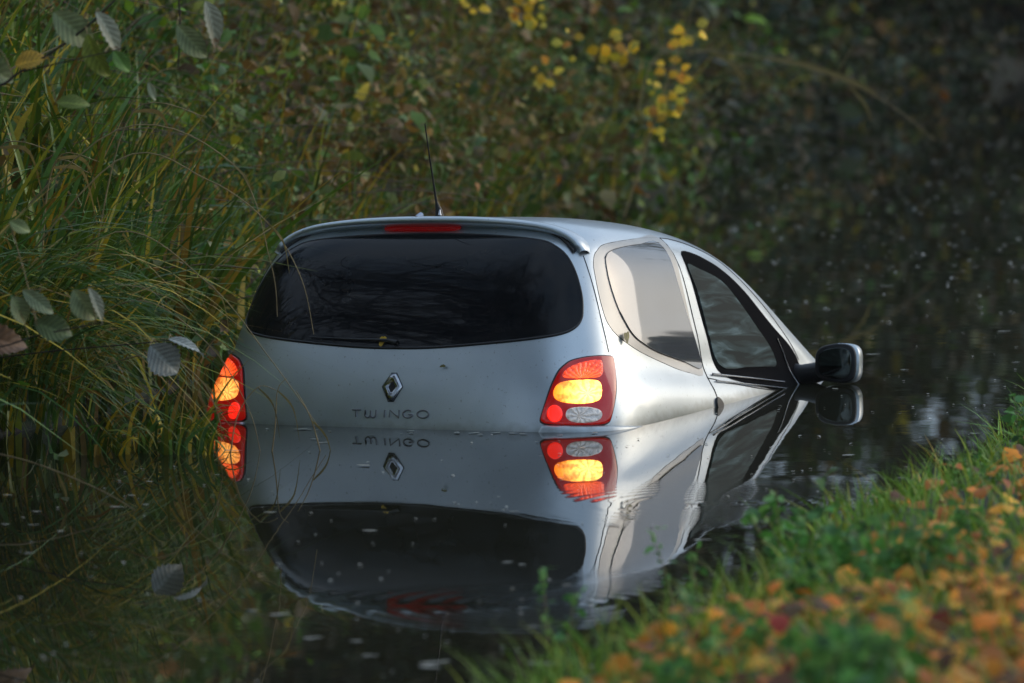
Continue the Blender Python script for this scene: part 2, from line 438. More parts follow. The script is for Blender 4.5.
# ------------------------------------------------------------------ the car body surface (car frame: x right, y forward, z up)
def spline(xs, ys):
    xs = np.array(xs, float); ys = np.array(ys, float); n = len(xs)
    h = np.diff(xs); A = np.zeros((n, n)); r = np.zeros(n); A[0, 0] = A[-1, -1] = 1
    for i in range(1, n - 1):
        A[i, i - 1] = h[i - 1]; A[i, i] = 2 * (h[i - 1] + h[i]); A[i, i + 1] = h[i]
        r[i] = 6 * ((ys[i + 1] - ys[i]) / h[i] - (ys[i] - ys[i - 1]) / h[i - 1])
    m = np.linalg.solve(A, r)
    def f(t):
        t = np.clip(np.asarray(t, float), xs[0], xs[-1])
        i = np.clip(np.searchsorted(xs, t) - 1, 0, n - 2); hi = h[i]
        a = (xs[i + 1] - t); bb = (t - xs[i])
        return (m[i] * a ** 3 + m[i + 1] * bb ** 3) / (6 * hi) + (ys[i] / hi - m[i] * hi / 6) * a + (ys[i + 1] / hi - m[i + 1] * hi / 6) * bb
    return f
W_of = spline([.2, .5, .70, .80, .87, .93, 1.02, 1.11, 1.36, 1.52], [.80, .826, .818, .807, .785, .752, .728, .704, .642, .60])
ZC_of = spline([-.2, .3, .6, 1.0, 1.4, 1.8, 2.1, 2.4, 2.75, 3.2, 3.7], [1.39, 1.448, 1.462, 1.468, 1.452, 1.37, 1.22, 1.05, .96, .86, .68])
def YR_of(z):
    t = np.asarray(z, float) - .72
    up = .055 + .136 * t + .332 * t * t
    return np.where(t > -.05, up, .049 + 0 * t)
def FB(x, y, z):
    Wd = W_of(z) * np.where(y > 2.2, 1 - .10 * np.clip((y - 2.2) / 1.4, 0, 1) ** 2, 1)
    yr = YR_of(z)
    t = np.where(y < 1.2, np.clip((1.2 - y) / (1.2 - yr), 0, None) ** 9, np.clip((y - 2.2) / 1.38, 0, None) ** 6)
    return (np.abs(x) / Wd) ** 5 + t + np.clip((z - .7) / (ZC_of(y) - .7), 0, None) ** 10

def solve(o, d, hi=2.6):
    o = np.asarray(o, float); d = np.asarray(d, float)
    lo = np.zeros(d.shape[:-1]); h = np.full(d.shape[:-1], hi)
    for _ in range(34):
        m = (lo + h) / 2
        p = o + m[..., None] * d
        ins = FB(p[..., 0], p[..., 1], p[..., 2]) < 1
        lo = np.where(ins, m, lo); h = np.where(ins, h, m)
    return o + lo[..., None] * d

def surf(th, z, off=0.0):
    """point on the body at plan angle th (0 = straight back, + = right side) and height z, off metres proud"""
    th, z = np.broadcast_arrays(np.asarray(th, float), np.asarray(z, float))
    d = np.stack([np.sin(th), -np.cos(th), np.zeros_like(th)], -1)
    o = np.stack([np.zeros_like(th), np.full_like(th, 1.2), z], -1)
    P = solve(o, d)
    if np.any(off):
        e = 1e-4
        G = np.stack([(FB(P[..., 0] + dx, P[..., 1] + dy, P[..., 2] + dz) - FB(P[..., 0] - dx, P[..., 1] - dy, P[..., 2] - dz))
                      for dx, dy, dz in ((e, 0, 0), (0, e, 0), (0, 0, e))], -1)
        G /= np.linalg.norm(G, axis=-1, keepdims=True) + 1e-12
        P = P + G * np.asarray(off)[..., None] if np.ndim(off) else P + G * off
    return P

def catmull(pts, n=10, closed=True):
    P = np.array(pts, float); N = len(P); out = []
    rngi = range(N) if closed else range(N - 1)
    for i in rngi:
        if closed: p0, p1, p2, p3 = P[(i - 1) % N], P[i], P[(i + 1) % N], P[(i + 2) % N]
        else: p0, p1, p2, p3 = P[max(i - 1, 0)], P[i], P[i + 1], P[min(i + 2, N - 1)]
        for k in range(n):
            t = k / n
            out.append(.5 * ((2 * p1) + (-p0 + p2) * t + (2 * p0 - 5 * p1 + 4 * p2 - p3) * t * t + (-p0 + 3 * p1 - 3 * p2 + p3) * t ** 3))
    if not closed: out.append(P[-1])
    return np.array(out)

def to_tz(pts):     # (x,y,z) -> (theta, z)
    return [(math.atan2(p[0], 1.2 - p[1]), p[2]) for p in pts]

def poly_grid(tz, nr=36, nc=30):
    """scanline grid over a closed outline in (theta,z)"""
    P = np.array(tz, float)
    z0, z1 = P[:, 1].min(), P[:, 1].max()
    s = (1 - np.cos(np.linspace(0.02, np.pi - 0.02, nr))) / 2
    rows = []
    for z in z0 + (z1 - z0) * s:
        xs = []
        for i in range(len(P)):
            a, bb = P[i], P[(i + 1) % len(P)]
            if (a[1] - z) * (bb[1] - z) < 0:
                xs.append(a[0] + (bb[0] - a[0]) * (z - a[1]) / (bb[1] - a[1]))
        if len(xs) < 2: continue
        rows.append((min(xs), max(xs), z))
    rows = np.array(rows)
    u = np.linspace(0, 1, nc)
    TH = rows[:, :1] + (rows[:, 1:2] - rows[:, :1]) * u
    Z = np.repeat(rows[:, 2:3], nc, 1)
    return TH, Z

def panel_np(tz, off, thick=0.006, nr=36, nc=30, dome=0.0, side=1):
    TH, Z = poly_grid(tz, nr, nc)
    nr_, nc_ = TH.shape
    offs = np.full(TH.shape, off, float)
    if dome:
        u = np.linspace(-1, 1, nc_)[None, :]; v = np.linspace(-1, 1, nr_)[:, None]
        offs = offs + dome * np.sqrt(np.clip((1 - u ** 4) * (1 - v ** 4), 0, 1))
    A = surf(TH, Z, offs); B = surf(TH, Z, off - thick)
    A[..., 0] *= side; B[..., 0] *= side
    V = np.concatenate([A.reshape(-1, 3), B.reshape(-1, 3)])
    ix = np.arange(nr_ * nc_).reshape(nr_, nc_)
    F = np.stack([ix[:-1, :-1], ix[:-1, 1:], ix[1:, 1:], ix[1:, :-1]], -1).reshape(-1, 4).tolist()
    ring = list(ix[0, :]) + list(ix[1:, -1]) + list(ix[-1, -2::-1]) + list(ix[-2:0:-1, 0])
    n = nr_ * nc_; m = len(ring)
    V = np.concatenate([V[:n], V[ring], V[n:][ring]])
    for i in range(m):
        a, c = n + i, n + (i + 1) % m
        F.append((c, a, a + m, c + m))
    F = np.array(F)
    if side < 0: F = F[:, ::-1]
    return V, F

def panel(name, tz, off, mat, parent, side=1, **kw):
    V, F = panel_np(tz, off, side=side, **kw)
    return link(name, mesh_np(name, V, F), mat, parent)

def seam_np(pts_tz, r=0.003, off=0.0, side=1, n=8, closed=False):
    P = catmull(pts_tz, n, closed)
    if closed: P = np.concatenate([P, P[:1]])
    Q = surf(P[:, 0], P[:, 1], off); Q[:, 0] *= side
    return tube_np(Q, r, 5, caps=False)

car = empty('hatchback_car')
tag(car, 'silver three-door hatchback sunk nose-down in the canal with its tail lamps lit', 'car')
car.rotation_mode = 'YXZ'
car.location = (-0.46115586, 17.9262716, -0.70743885)
car.rotation_euler = (R(-5.52), R(-0.99), R(-22.97))
CARM = Matrix.Translation(car.location) @ car.rotation_euler.to_matrix().to_4x4()

# body shell
nth, nph = 360, 170
th = np.linspace(-np.pi, np.pi, nth, endpoint=False)
ph = np.concatenate([np.linspace(0, np.pi / 2, nph)[:-1]])
TH, PH = np.meshgrid(th, ph)
d = np.stack([np.cos(PH) * np.sin(TH), -np.cos(PH) * np.cos(TH), np.sin(PH)], -1)
up = solve(np.array([0, 1.3, 0.62]), d, 3.0)
lz = np.linspace(0.25, 0.62, 14)[:-1]
TL, ZL = np.meshgrid(th, lz)
lo_ = solve(np.stack([0 * TL, 0 * TL + 1.3, ZL], -1), np.stack([np.sin(TL), -np.cos(TL), 0 * TL], -1), 3.0)
grid = np.concatenate([lo_, up], 0)
n0 = grid.shape[0]
V = grid.reshape(-1, 3)
top = solve(np.array([0, 1.3, 0.62]), np.array([[0, 0, 1.0]]), 3.0)
V = np.concatenate([V, top, [[0, 1.3, 0.25]]])
ix = np.arange(n0 * nth).reshape(n0, nth)
nx_ = np.roll(ix, -1, 1)
F = np.stack([ix[:-1], nx_[:-1], nx_[1:], ix[1:]], -1).reshape(-1, 4).tolist()
me = bpy.data.meshes.new('body')
tris = [(ix[-1, j], nx_[-1, j], n0 * nth) for j in range(nth)] + [(nx_[0, j], ix[0, j], n0 * nth + 1) for j in range(nth)]
me.from_pydata(V.tolist(), [], F + [tuple(int(i) for i in t) for t in tris])
me.update()
body = link('body', me, M_paint, car)

# outlines on the body (metres, car frame)
GL = [(0, .116, .991), (.16, .118, .995), (.379, .128, 1.013), (.532, .158, 1.032), (.600, .200, 1.052), (.626, .240, 1.086), (.625, .262, 1.133), (.612, .281, 1.188),
      (.583, .300, 1.257), (.546, .316, 1.309), (.498, .328, 1.344), (.436, .335, 1.366), (.287, .337, 1.381), (.133, .340, 1.388), (0, .340, 1.390)]
glr = to_tz(GL)
gl_closed = glr + [(-t, z) for t, z in glr[-2:0:-1]]
gl_sm = catmull(gl_closed, 5).tolist()
def grow(tz, k):
    P = np.array(tz); c = P.mean(0)
    n = P - c; s = np.array([1.0, 1.2])
    ln = np.linalg.norm(n * s, axis=1)[:, None]
    return (P + n / ln * k).tolist()
rw = panel('rear_window', gl_sm, 0.004, M_tint, car, nr=50, nc=70)
V, F = seam_np(gl_closed, 0.0045, 0.002, closed=True, n=5)
link('window_seal', mesh_np('window_seal', V, F), M_black, rw)
# wiper on the glass
wp = [surf(t, z, o) for t, z, o in ((0.0, 1.006, .010), (-.03, 1.012, .018), (-.15, 1.016, .016), (-.30, 1.024, .012))]
V, F = tube_np(np.array(wp), [.010, .006, .0035, .002], 8)
link('rear_wiper', mesh_np('rear_wiper', V, F), M_black, car)

def side_part(name, pts, off, mat, parent, side, sm=5, **kw):
    tz = to_tz(pts)
    if sm: tz = catmull(tz, sm).tolist()
    return panel(name, tz, off, mat, parent, side, **kw)

# lamps --------------------------------------------------------------
LAMP = [(.548, .074, .733), (.560, .09, .79), (.579, .112, .865), (.597, .135, .918), (.625, .160, .949), (.665, .197, .962), (.700, .25, .968), (.722, .305, .968),
        (.734, .295, .93), (.744, .262, .86), (.750, .225, .79), (.752, .19, .733)]
def dense(tz, n=6):   # keep corners: linear subdivision with light smoothing only on the curved top
    P = np.array(tz); out = []
    for i in range(len(P)):
        a, bb = P[i], P[(i + 1) % len(P)]
        for k in range(n): out.append(a + (bb - a) * k / n)
    Q = np.array(out)
    for _ in range(3): Q = Q * .5 + (np.roll(Q, 1, 0) + np.roll(Q, -1, 0)) * .25
    return Q.tolist()
lamp_tz = dense(to_tz(LAMP))
AMB = dense(to_tz([(.584, .108, .841), (.592, .12, .866), (.612, .13, .877), (.660, .16, .881), (.708, .206, .882), (.718, .2, .846), (.719, .181, .811), (.671, .137, .801), (.616, .111, .806), (.592, .105, .817)]), 4)
TOP = dense(to_tz([(.602, .128, .888), (.612, .14, .914), (.640, .17, .938), (.680, .205, .950), (.704, .24, .954), (.712, .23, .92), (.714, .215, .890), (.66, .16, .886)]), 4)
CLR = dense(to_tz([(.629, .106, .767), (.636, .11, .786), (.66, .12, .792), (.70, .15, .793), (.727, .17, .785), (.733, .176, .767), (.727, .165, .748), (.70, .14, .739), (.66, .12, .738), (.636, .107, .748)]), 3)
def circ(cx, cz, r):
    cy = .096; k = 1.2 - cy
    return [(math.atan2(cx + r * math.cos(a), k), cz + r * math.sin(a)) for a in np.linspace(0, 2 * np.pi, 28, endpoint=False)]
DSC = circ(.597, .769, .029)
for sd, nm in ((1, 'right'), (-1, 'left')):
    lamp = empty('tail_lamp'); lamp.parent = car
    panel('lamp_seal', grow(lamp_tz, .006), 0.003, M_black, lamp, sd)
    panel('lamp_housing', lamp_tz, 0.008, M_lampred, lamp, sd, dome=.004)
    panel('brake_lens', TOP, 0.0135, M_lamptop, lamp, sd, dome=.002, nr=22, nc=22)
    panel('indicator_lens', AMB, 0.0145, M_amber if sd > 0 else M_amber_l, lamp, sd, dome=.003, nr=24, nc=26)
    panel('fog_lens', DSC, 0.0140, M_reddisc, lamp, sd, dome=.004, nr=20, nc=20)
    panel('reversing_lens' if sd > 0 else 'fog_lens', CLR, 0.0140, M_clear if sd > 0 else M_lampred, lamp, sd, dome=.004, nr=20, nc=20)

# bumper: ledge under the lamps, lower lip below the hatch, mostly under water
def bumper():
    thv = np.linspace(-0.98, 0.98, 160)
    xs = surf(thv, .71)[:, 0]
    ztop = np.where(np.abs(xs) > .55, .731, .700) 
    prof = [(-.006, 0), (.006, .001), (.011, -.006), (.013, -.02), (.02, -.10), (.03, -.22), (.03, -.36), (-.01, -.40)]
    V = np.concatenate([surf(thv, ztop + dz, o) for o, dz in prof])
    n = len(thv); k = len(prof); ix = np.arange(n * k).reshape(k, n)
    F = np.stack([ix[:-1, 1:], ix[:-1, :-1], ix[1:, :-1], ix[1:, 1:]], -1).reshape(-1, 4)
    return mesh_np('rear_bumper', V, F)
link('rear_bumper', bumper(), M_paint, car)

# side windows and doors on both sides
QOUT = [(.617, .386, 1.294), (.617, .43, 1.335), (.612, .55, 1.365), (.598, .862, 1.392), (.576, 1.125, 1.404), (.640, 1.10, 1.25), (.700, 1.085, 1.09), (.756, 1.088, .925),
        (.756, .95, .921), (.753, .815, .937), (.738, .564, .981), (.713, .411, 1.027), (.684, .352, 1.077), (.661, .345, 1.145), (.637, .358, 1.231)]
QGL = [(.632, .458, 1.31), (.628, .506, 1.332), (.626, .622, 1.35), (.616, .816, 1.367), (.605, 1.047, 1.381), (.655, 1.05, 1.25), (.690, 1.06, 1.14), (.712, 1.075, 1.057), (.754, 1.086, .940), (.747, .926, .959),
       (.737, .709, .987), (.725, .576, 1.016), (.71, .493, 1.052), (.683, .446, 1.123), (.656, .428, 1.226)]
DWIN = [(.605, 1.197, 1.366), (.611, 1.371, 1.354), (.628, 1.532, 1.319), (.646, 1.64, 1.279), (.665, 1.746, 1.227), (.687, 1.848, 1.16), (.707, 1.957, 1.092), (.72, 2.053, 1.046), (.735, 2.125, .99), (.75, 2.14, .93),
        (.772, 2.10, .87), (.784, 1.99, .855), (.784, 1.697, .872), (.776, 1.51, .888), (.761, 1.221, .913), (.684, 1.205, 1.184)]
DGL = [(.644, 1.205, 1.305), (.646, 1.302, 1.298), (.658, 1.504, 1.26), (.685, 1.643, 1.177), (.709, 1.758, 1.088), (.731, 1.855, 1.009), (.742, 1.863, .958), (.744, 1.75, .951), (.745, 1.592, .951), (.743, 1.257, .956), (.681, 1.223, 1.195)]
TOPSEAM = [(.576, 1.141, 1.404), (.576, 1.25, 1.402), (.575, 1.40, 1.388), (.594, 1.59, 1.350), (.63, 1.75, 1.275), (.671, 1.92, 1.175), (.702, 2.045, 1.075), (.734, 2.14, .985)]
for sd in (1, -1):
    su = side_part('window_surround', QOUT, 0.0010, M_surround, car, sd, sm=4, nr=40, nc=34)
    qg = side_part('side_window', dense(QGL, 4) if False else QGL, 0.0045, M_qglass, car, sd, sm=4, nr=44, nc=34)
    V, F = seam_np(to_tz(QGL[:5]), 0.0018, 0.004, sd)
    V2, F2 = seam_np(to_tz(QGL[9:14]), 0.0016, 0.004, sd)
    link('window_seal', mesh_np('window_seal', V, F), M_black, qg)
    link('window_seal', mesh_np('window_seal', V2, F2), M_black, qg)
    df = panel('door_window_frame', dense(to_tz(DWIN), 5), 0.003, M_frame, car, sd, nr=60, nc=34)
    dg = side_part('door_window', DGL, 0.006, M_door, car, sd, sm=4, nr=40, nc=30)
    # black lower trim and seal lines under the door glass
    tr = []
    for zz, rr in ((.012, .004), (-.012, .003)):
        tr.append(seam_np([(t, z + zz) for t, z in to_tz([(.760, 1.16, .905), (.766, 1.53, .895), (.77, 1.87, .884)])], rr, 0.006, sd))
    for V, F in tr:
        link('window_trim', mesh_np('window_trim', V, F), M_chrome, df)
    V, F = seam_np(to_tz([(.70, 1.915, 1.06), (.725, 1.965, .99), (.74, 1.985, .92), (.75, 1.98, .84)]), 0.003, 0.006, sd)
    link('pillar_trim', mesh_np('pillar_trim', V, F), M_chrome, df)
    # panel gaps
    sm_ = [seam_np(to_tz(TOPSEAM), 0.002, 0.0, sd), seam_np(to_tz(QOUT[8:] + QOUT[:5]), 0.0012, 0.0, sd),
           seam_np(to_tz([(.576, 1.135, 1.404), (.70, 1.12, 1.09), (.760, 1.105, .91), (.781, 1.112, .855), (.80, 1.115, .795), (.81, 1.10, .70), (.81, 1.05, .55)]), 0.0026, 0.0, sd),
           seam_np(to_tz([(.588, .364, 1.314), (.638, .336, 1.196), (.675, .319, 1.076), (.708, .303, .983)]), 0.0018, 0.0, sd),
           seam_np(to_tz([(.756, 1.10, .905), (.772, 1.521, .876), (.774, 1.95, .862)]), 0.0022, 0.0, sd),
           seam_np(to_tz([(.50, .065, .704), (.3, .06, .704), (0, .06, .704)]), 0.003, 0.002, sd)]
    for V, F in sm_:
        link('panel_gap', mesh_np('panel_gap', V, F), M_gap, car)
    # handle recess, black triangular keyhole cover
    side_part('door_handle', [(.79, 1.108, .836), (.795, 1.145, .815), (.8, 1.125, .792), (.8, 1.088, .793), (.79, 1.085, .82)], 0.009, M_black, car, sd, sm=3, nr=10, nc=8, thick=.012)
    # mirror
    mir = empty('wing_mirror'); mir.parent = car
    def mirbox(cx, cy, cz, w_, h_, dp, name, mat, par, nose=0.0):
        a = np.linspace(0, 2 * np.pi, 32, endpoint=False)
        V = []
        lays = [(0.0, .90), (.06, 1.0), (.45, 1.0), (.8, .82), (1.0, .35)] if nose else [(0.0, .96), (.4, 1.0), (1.0, 1.0)]
        for t, s in lays:
            for q in a:
                ex = 0.55
                xx = np.sign(math.cos(q)) * abs(math.cos(q)) ** ex; zz = np.sign(math.sin(q)) * abs(math.sin(q)) ** ex
                zz *= (1 - .18 * (xx < 0) * abs(xx))            # narrower towards the door
                V.append(((cx + xx * w_ / 2 * s) * sd, cy + t * dp, cz + zz * h_ / 2 * s))
        n = 32; F = []
        for i in range(len(lays) - 1):
            for j in range(n):
                q = (i * n + j, i * n + (j + 1) % n, (i + 1) * n + (j + 1) % n, (i + 1) * n + j)
                F.append(q if sd > 0 else q[::-1])
        me = bpy.data.meshes.new(name)
        cap0 = tuple(range(n)); cap1 = tuple(range((len(lays) - 1) * n, len(lays) * n))
        me.from_pydata(V, [], F + [cap0[::-1] if sd > 0 else cap0, cap1 if sd > 0 else cap1[::-1]])
        me.update()
        o = link(name, me, mat, par)
        bv = o.modifiers.new('bev', 'BEVEL'); bv.width = .004; bv.segments = 2; bv.limit_method = 'ANGLE'
        return o
    mirbox(.922, 2.045, .972, .165, .148, .105, 'mirror_shell', M_paint, mir, nose=1)
    mirbox(.915, 2.035, .972, .160, .146, .014, 'mirror_rim', M_black, mir)
    mirbox(.915, 2.031, .972, .130, .116, .006, 'mirror_glass', M_mirror, mir)
    V, F = tube_np(np.array([(.70 * sd, 2.10, .925), (.77 * sd, 2.085, .925), (.86 * sd, 2.08, .945)]), [.052, .042, .036], 12)
    link('mirror_arm', mesh_np('mirror_arm', V, F), M_black, mir)

# spoiler along the rear roof edge: a lip sweeping down beside the glass
def spoiler():
    C0 = [(0, .360, 1.444), (.15, .362, 1.442), (.30, .368, 1.434), (.42, .378, 1.420), (.50, .385, 1.398), (.555, .382, 1.365), (.582, .370, 1.328)]
    right = catmull(C0, 8, closed=False)
    left = right[::-1][:-1] * np.array([-1, 1, 1])
    P = np.concatenate([left, right]); n = len(P)
    s = np.abs(np.linspace(-1, 1, n))
    T = np.gradient(P, axis=0); T /= np.linalg.norm(T, axis=1)[:, None]
    # local frame: outward-back direction b and normal u
    bk = np.tile(np.array([0, -1.0, 0.05]), (n, 1)); bk -= (bk * T).sum(1)[:, None] * T; bk /= np.linalg.norm(bk, axis=1)[:, None]
    u = np.cross(bk, T) ; u *= np.sign(u[:, 2] + np.abs(u[:, 0]) * .3 + 1e-6)[:, None]
    u[:, 2] = np.abs(u[:, 2])
    prof = [(-.16, .004), (-.08, .010), (-.02, .012), (.02, .006), (.028, -.004), (.022, -.014), (-.01, -.022), (-.05, -.03)]
    ends = np.clip((1 - s) / .10, .35, 1)
    V = []
    for a, bb in prof:
        V.append(P + bk * (a * ends)[:, None] + u * bb)
    V = np.concatenate(V); k = len(prof); ix = np.arange(n * k).reshape(k, n)
    F = np.stack([ix[:-1, :-1], ix[:-1, 1:], ix[1:, 1:], ix[1:, :-1]], -1).reshape(-1, 4)
    return mesh_np('spoiler', V, F[:, ::-1])
link('spoiler', spoiler(), M_paint, car)
# black wedge between spoiler end and window
for sd in (1, -1):
    V, F = seam_np(to_tz([(.46, .36, 1.398), (.51, .35, 1.377), (.548, .338, 1.348), (.566, .335, 1.325)]), 0.007, 0.004, sd)
    link('spoiler_gap', mesh_np('spoiler_gap', V, F), M_black, car)
V, F = seam_np([(t, z) for t, z in to_tz([(-.47, .36, 1.410), (-.3, .35, 1.428), (0, .35, 1.435), (.3, .35, 1.428), (.47, .36, 1.410)])], 0.004, 0.006)
link('spoiler_shadow_gap', mesh_np('spoiler_shadow_gap', V, F), M_gap, car)
# high-level brake light
bl = [(t, z) for t, z in to_tz([(-.175, .34, 1.397), (.128, .34, 1.397), (.122, .35, 1.426), (-.169, .35, 1.426)])]
panel('high_brake_light', dense(bl, 8), 0.010, M_brake, car, nr=10, nc=30)
# aerial and washer jet
zr = float(ZC_of(.47)) 
V, F = tube_np(np.array([(0, .47, zr - .01), (0, .46, zr + .02), (-.001, .44, zr + .05), (-.002, .41, zr + .13), (.002, .36, zr + .23), (.010, .31, zr + .315)]), [.018, .013, .0045, .0034, .0028, .0022], 8)
an = link('aerial', mesh_np('aerial', V, F), M_black, car)
V, F = tube_np(np.array([(.012, .44, zr + .0), (.008, .45, zr + .022)]), [.008, .003], 8)
link('aerial_foot', mesh_np('aerial_foot', V, F), M_chrome, an)
V, F = tube_np(np.array([(-.035, .345, 1.450), (-.03, .375, 1.458)]), [.006, .011], 8)
link('washer_jet', mesh_np('washer_jet', V, F), M_wnozzle, car)

# emblem: upright diamond with bevelled ring and dark centre
def emblem():
    O = np.array([(-.008, .0475), (.012, .0475), (.039, .002), (.010, -.0475), (-.010, -.0475), (-.037, .002)])
    lays = [(1.0, .001), (.96, .007), (.68, .012), (.34, .004)]
    V = []
    for s, o in lays:
        for x, z in O * s:
            V.append(surf(math.atan2(x, 1.12), .856 + z, o))
    V = np.array(V); F = []
    for i in range(len(lays) - 1):
        for j in range(6):
            F.append((i * 6 + j, (i + 1) * 6 + j, (i + 1) * 6 + (j + 1) % 6, i * 6 + (j + 1) % 6))
    me = mesh_np('diamond_emblem', V, F)
    return me, O
me, O = emblem()
em = link('diamond_emblem', me, M_chrome, car, smooth=False)
V = np.array([surf(math.atan2(x, 1.12), .856 + z, .0045) for x, z in O * .36])
me = bpy.data.meshes.new('emblem_centre'); me.from_pydata(V.tolist(), [], [(5, 4, 3, 2, 1, 0)]); me.update()
link('emblem_centre', me, M_black, em, smooth=False)
V = np.array([surf(math.atan2(x, 1.12), .856 + z, .002) for x, z in O * 1.06])
me = bpy.data.meshes.new('emblem_edge'); me.from_pydata(V.tolist(), [], [(5, 4, 3, 2, 1, 0)]); me.update()
link('emblem_edge', me, M_black, em, smooth=False)

# lettering
def lettering():
    k = .00374; z0 = .752; hgt = .026; r = .0025
    def L(pts): return [(-.0 + x * k, z0 + y * hgt) for x, y in pts]
    arcs = lambda cx, cy, rx, ry, a0, a1, n=14: [(cx + rx * math.cos(R(a0 + (a1 - a0) * i / n)), cy + ry * math.sin(R(a0 + (a1 - a0) * i / n))) for i in range(n + 1)]
    st = [L([(-38, 1), (-29, 1)]), L([(-33.5, 1), (-33.5, 0)]),
          L([(-24.5, 1), (-24.5, .4)] + arcs(-21.8, .4, 2.7, .4, 180, 360, 8) + [(-19.1, .9)]), L([(-19.1, .4)] + arcs(-16.4, .4, 2.7, .4, 180, 360, 8) + [(-13.7, 1)]),
          L([(-5, 1), (-5, 0)]), L([(0, 0), (0, 1), (9.3, 0), (9.3, 1)]),
          L(arcs(18.3, .5, 4.8, .5, 50, 355, 18) + [(18.8, .46)]), L(arcs(33.3, .5, 5.6, .5, 0, 360, 22))]
    letters = [(0, 1), (2, 3), (4,), (5,), (6,), (7,)]
    root = empty('lettering'); root.parent = car
    parts = []
    for s in st:
        P = np.array(s)
        # flat ribbon, slightly raised
        T = np.gradient(P, axis=0); T /= np.linalg.norm(T, axis=1)[:, None] + 1e-9
        N = np.stack([-T[:, 1], T[:, 0]], 1)
        A, B = P + N * r, P - N * r
        th_ = lambda q: np.arctan2(q[:, 0], 1.137)
        V = np.concatenate([surf(th_(A), A[:, 1], .001), surf(th_(A), A[:, 1], .004), surf(th_(B), B[:, 1], .004), surf(th_(B), B[:, 1], .001)])
        n = len(P); F = []
        for q in range(3):
            for i in range(n - 1): F.append((q * n + i, q * n + i + 1, (q + 1) * n + i + 1, (q + 1) * n + i))
        parts.append((V, F))
    for ids in letters:
        V, F, _ = join_np([parts[q] for q in ids])
        link('letter', mesh_np('letter', V, F), M_letter, root, smooth=False)
lettering()

# ------------------------------------------------------------------ vegetation generators
PAL = {
    'dull': [((.06, .105, .03), 5), ((.05, .105, .06), 4), ((.11, .13, .04), 2), ((.10, .06, .03), 2), ((.17, .13, .04), .8), ((.16, .20, .14), 1.2), ((.26, .22, .06), .35)],
    'brown': [((.12, .08, .04), 5), ((.16, .10, .045), 3), ((.07, .10, .035), 3.5), ((.20, .12, .035), .5), ((.16, .14, .08), 2), ((.30, .13, .03), .12), ((.28, .24, .05), .6)],
    'green': [((.05, .12, .02), 4), ((.09, .15, .02), 3), ((.035, .08, .03), 3), ((.24, .22, .03), 1)],
    'yellow': [((.62, .40, .02), 5), ((.55, .46, .05), 3), ((.5, .22, .02), 2)],
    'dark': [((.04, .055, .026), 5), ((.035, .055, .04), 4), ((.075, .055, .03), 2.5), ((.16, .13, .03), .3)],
    'grass': [((.05, .10, .018), 5), ((.04, .10, .045), 4), ((.13, .16, .03), 2), ((.32, .24, .06), 1.2), ((.17, .11, .04), 1.2), ((.36, .27, .03), .7)],
    'neargrass': [((.06, .17, .03), 5), ((.09, .22, .05), 4), ((.16, .24, .04), 2), ((.3, .27, .10), .5)],
    'nettle': [((.05, .19, .05), 4), ((.08, .24, .07), 3), ((.04, .13, .06), 3)],
    'litter': [((.62, .26, .02), 4), ((.52, .17, .02), 3), ((.34, .11, .02), 2.5), ((.66, .38, .05), 1.6), ((.13, .06, .035), 2), ((.22, .03, .02), .5)],
}
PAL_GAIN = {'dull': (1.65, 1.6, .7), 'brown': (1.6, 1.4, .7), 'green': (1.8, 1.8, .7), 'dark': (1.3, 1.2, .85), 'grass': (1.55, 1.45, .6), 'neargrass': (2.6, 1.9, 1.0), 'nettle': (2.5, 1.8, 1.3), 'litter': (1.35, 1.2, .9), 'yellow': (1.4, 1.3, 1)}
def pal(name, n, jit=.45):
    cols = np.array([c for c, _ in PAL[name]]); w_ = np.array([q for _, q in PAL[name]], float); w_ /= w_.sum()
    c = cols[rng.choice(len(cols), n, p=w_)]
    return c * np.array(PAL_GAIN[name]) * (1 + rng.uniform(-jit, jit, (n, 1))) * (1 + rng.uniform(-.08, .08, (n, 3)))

def unit(v): return v / (np.linalg.norm(v, axis=-1, keepdims=True) + 1e-12)

def leaves_np(P, size, cols, hang=0.0, wid=.55, nrm=None):
    """leaf-shaped 6-vertex folded leaves at points P"""
    n = len(P)
    a = rng.normal(size=(n, 3)); a[:, 2] = a[:, 2] * .6 - hang; a = unit(a)
    b_ = unit(np.cross(a, rng.normal(size=(n, 3))))
    if nrm is not None:
        nn = unit(np.asarray(nrm) + rng.normal(size=(n, 3)) * .35)
        a = unit(a - (a * nn).sum(1)[:, None] * nn); b_ = np.cross(nn, a)
    c = np.cross(a, b_)
    s = (size * rng.uniform(.6, 1.3, n))[:, None]
    w_ = s * wid * .5
    base = P; tip = P + a * s - c * s * .12
    m1 = P + a * s * .35; m2 = P + a * s * .7
    V = np.stack([base, m1 - b_ * w_ + c * s * .10, m1 + b_ * w_ + c * s * .10, m2 - b_ * w_ * .75 + c * s * .05, m2 + b_ * w_ * .75 + c * s * .05, tip], 1).reshape(-1, 3)
    o = np.arange(n)[:, None] * 6
    mid1 = None
    F = np.concatenate([o + [0, 2, 1, 1], o + [1, 2, 4, 3], o + [3, 4, 5, 5]], 0)
    F3 = np.concatenate([o + [0, 2, 1], o + [1, 2, 3], o + [2, 4, 3], o + [3, 4, 5]], 0)
    return V, F3, np.concatenate([cols] * 4)

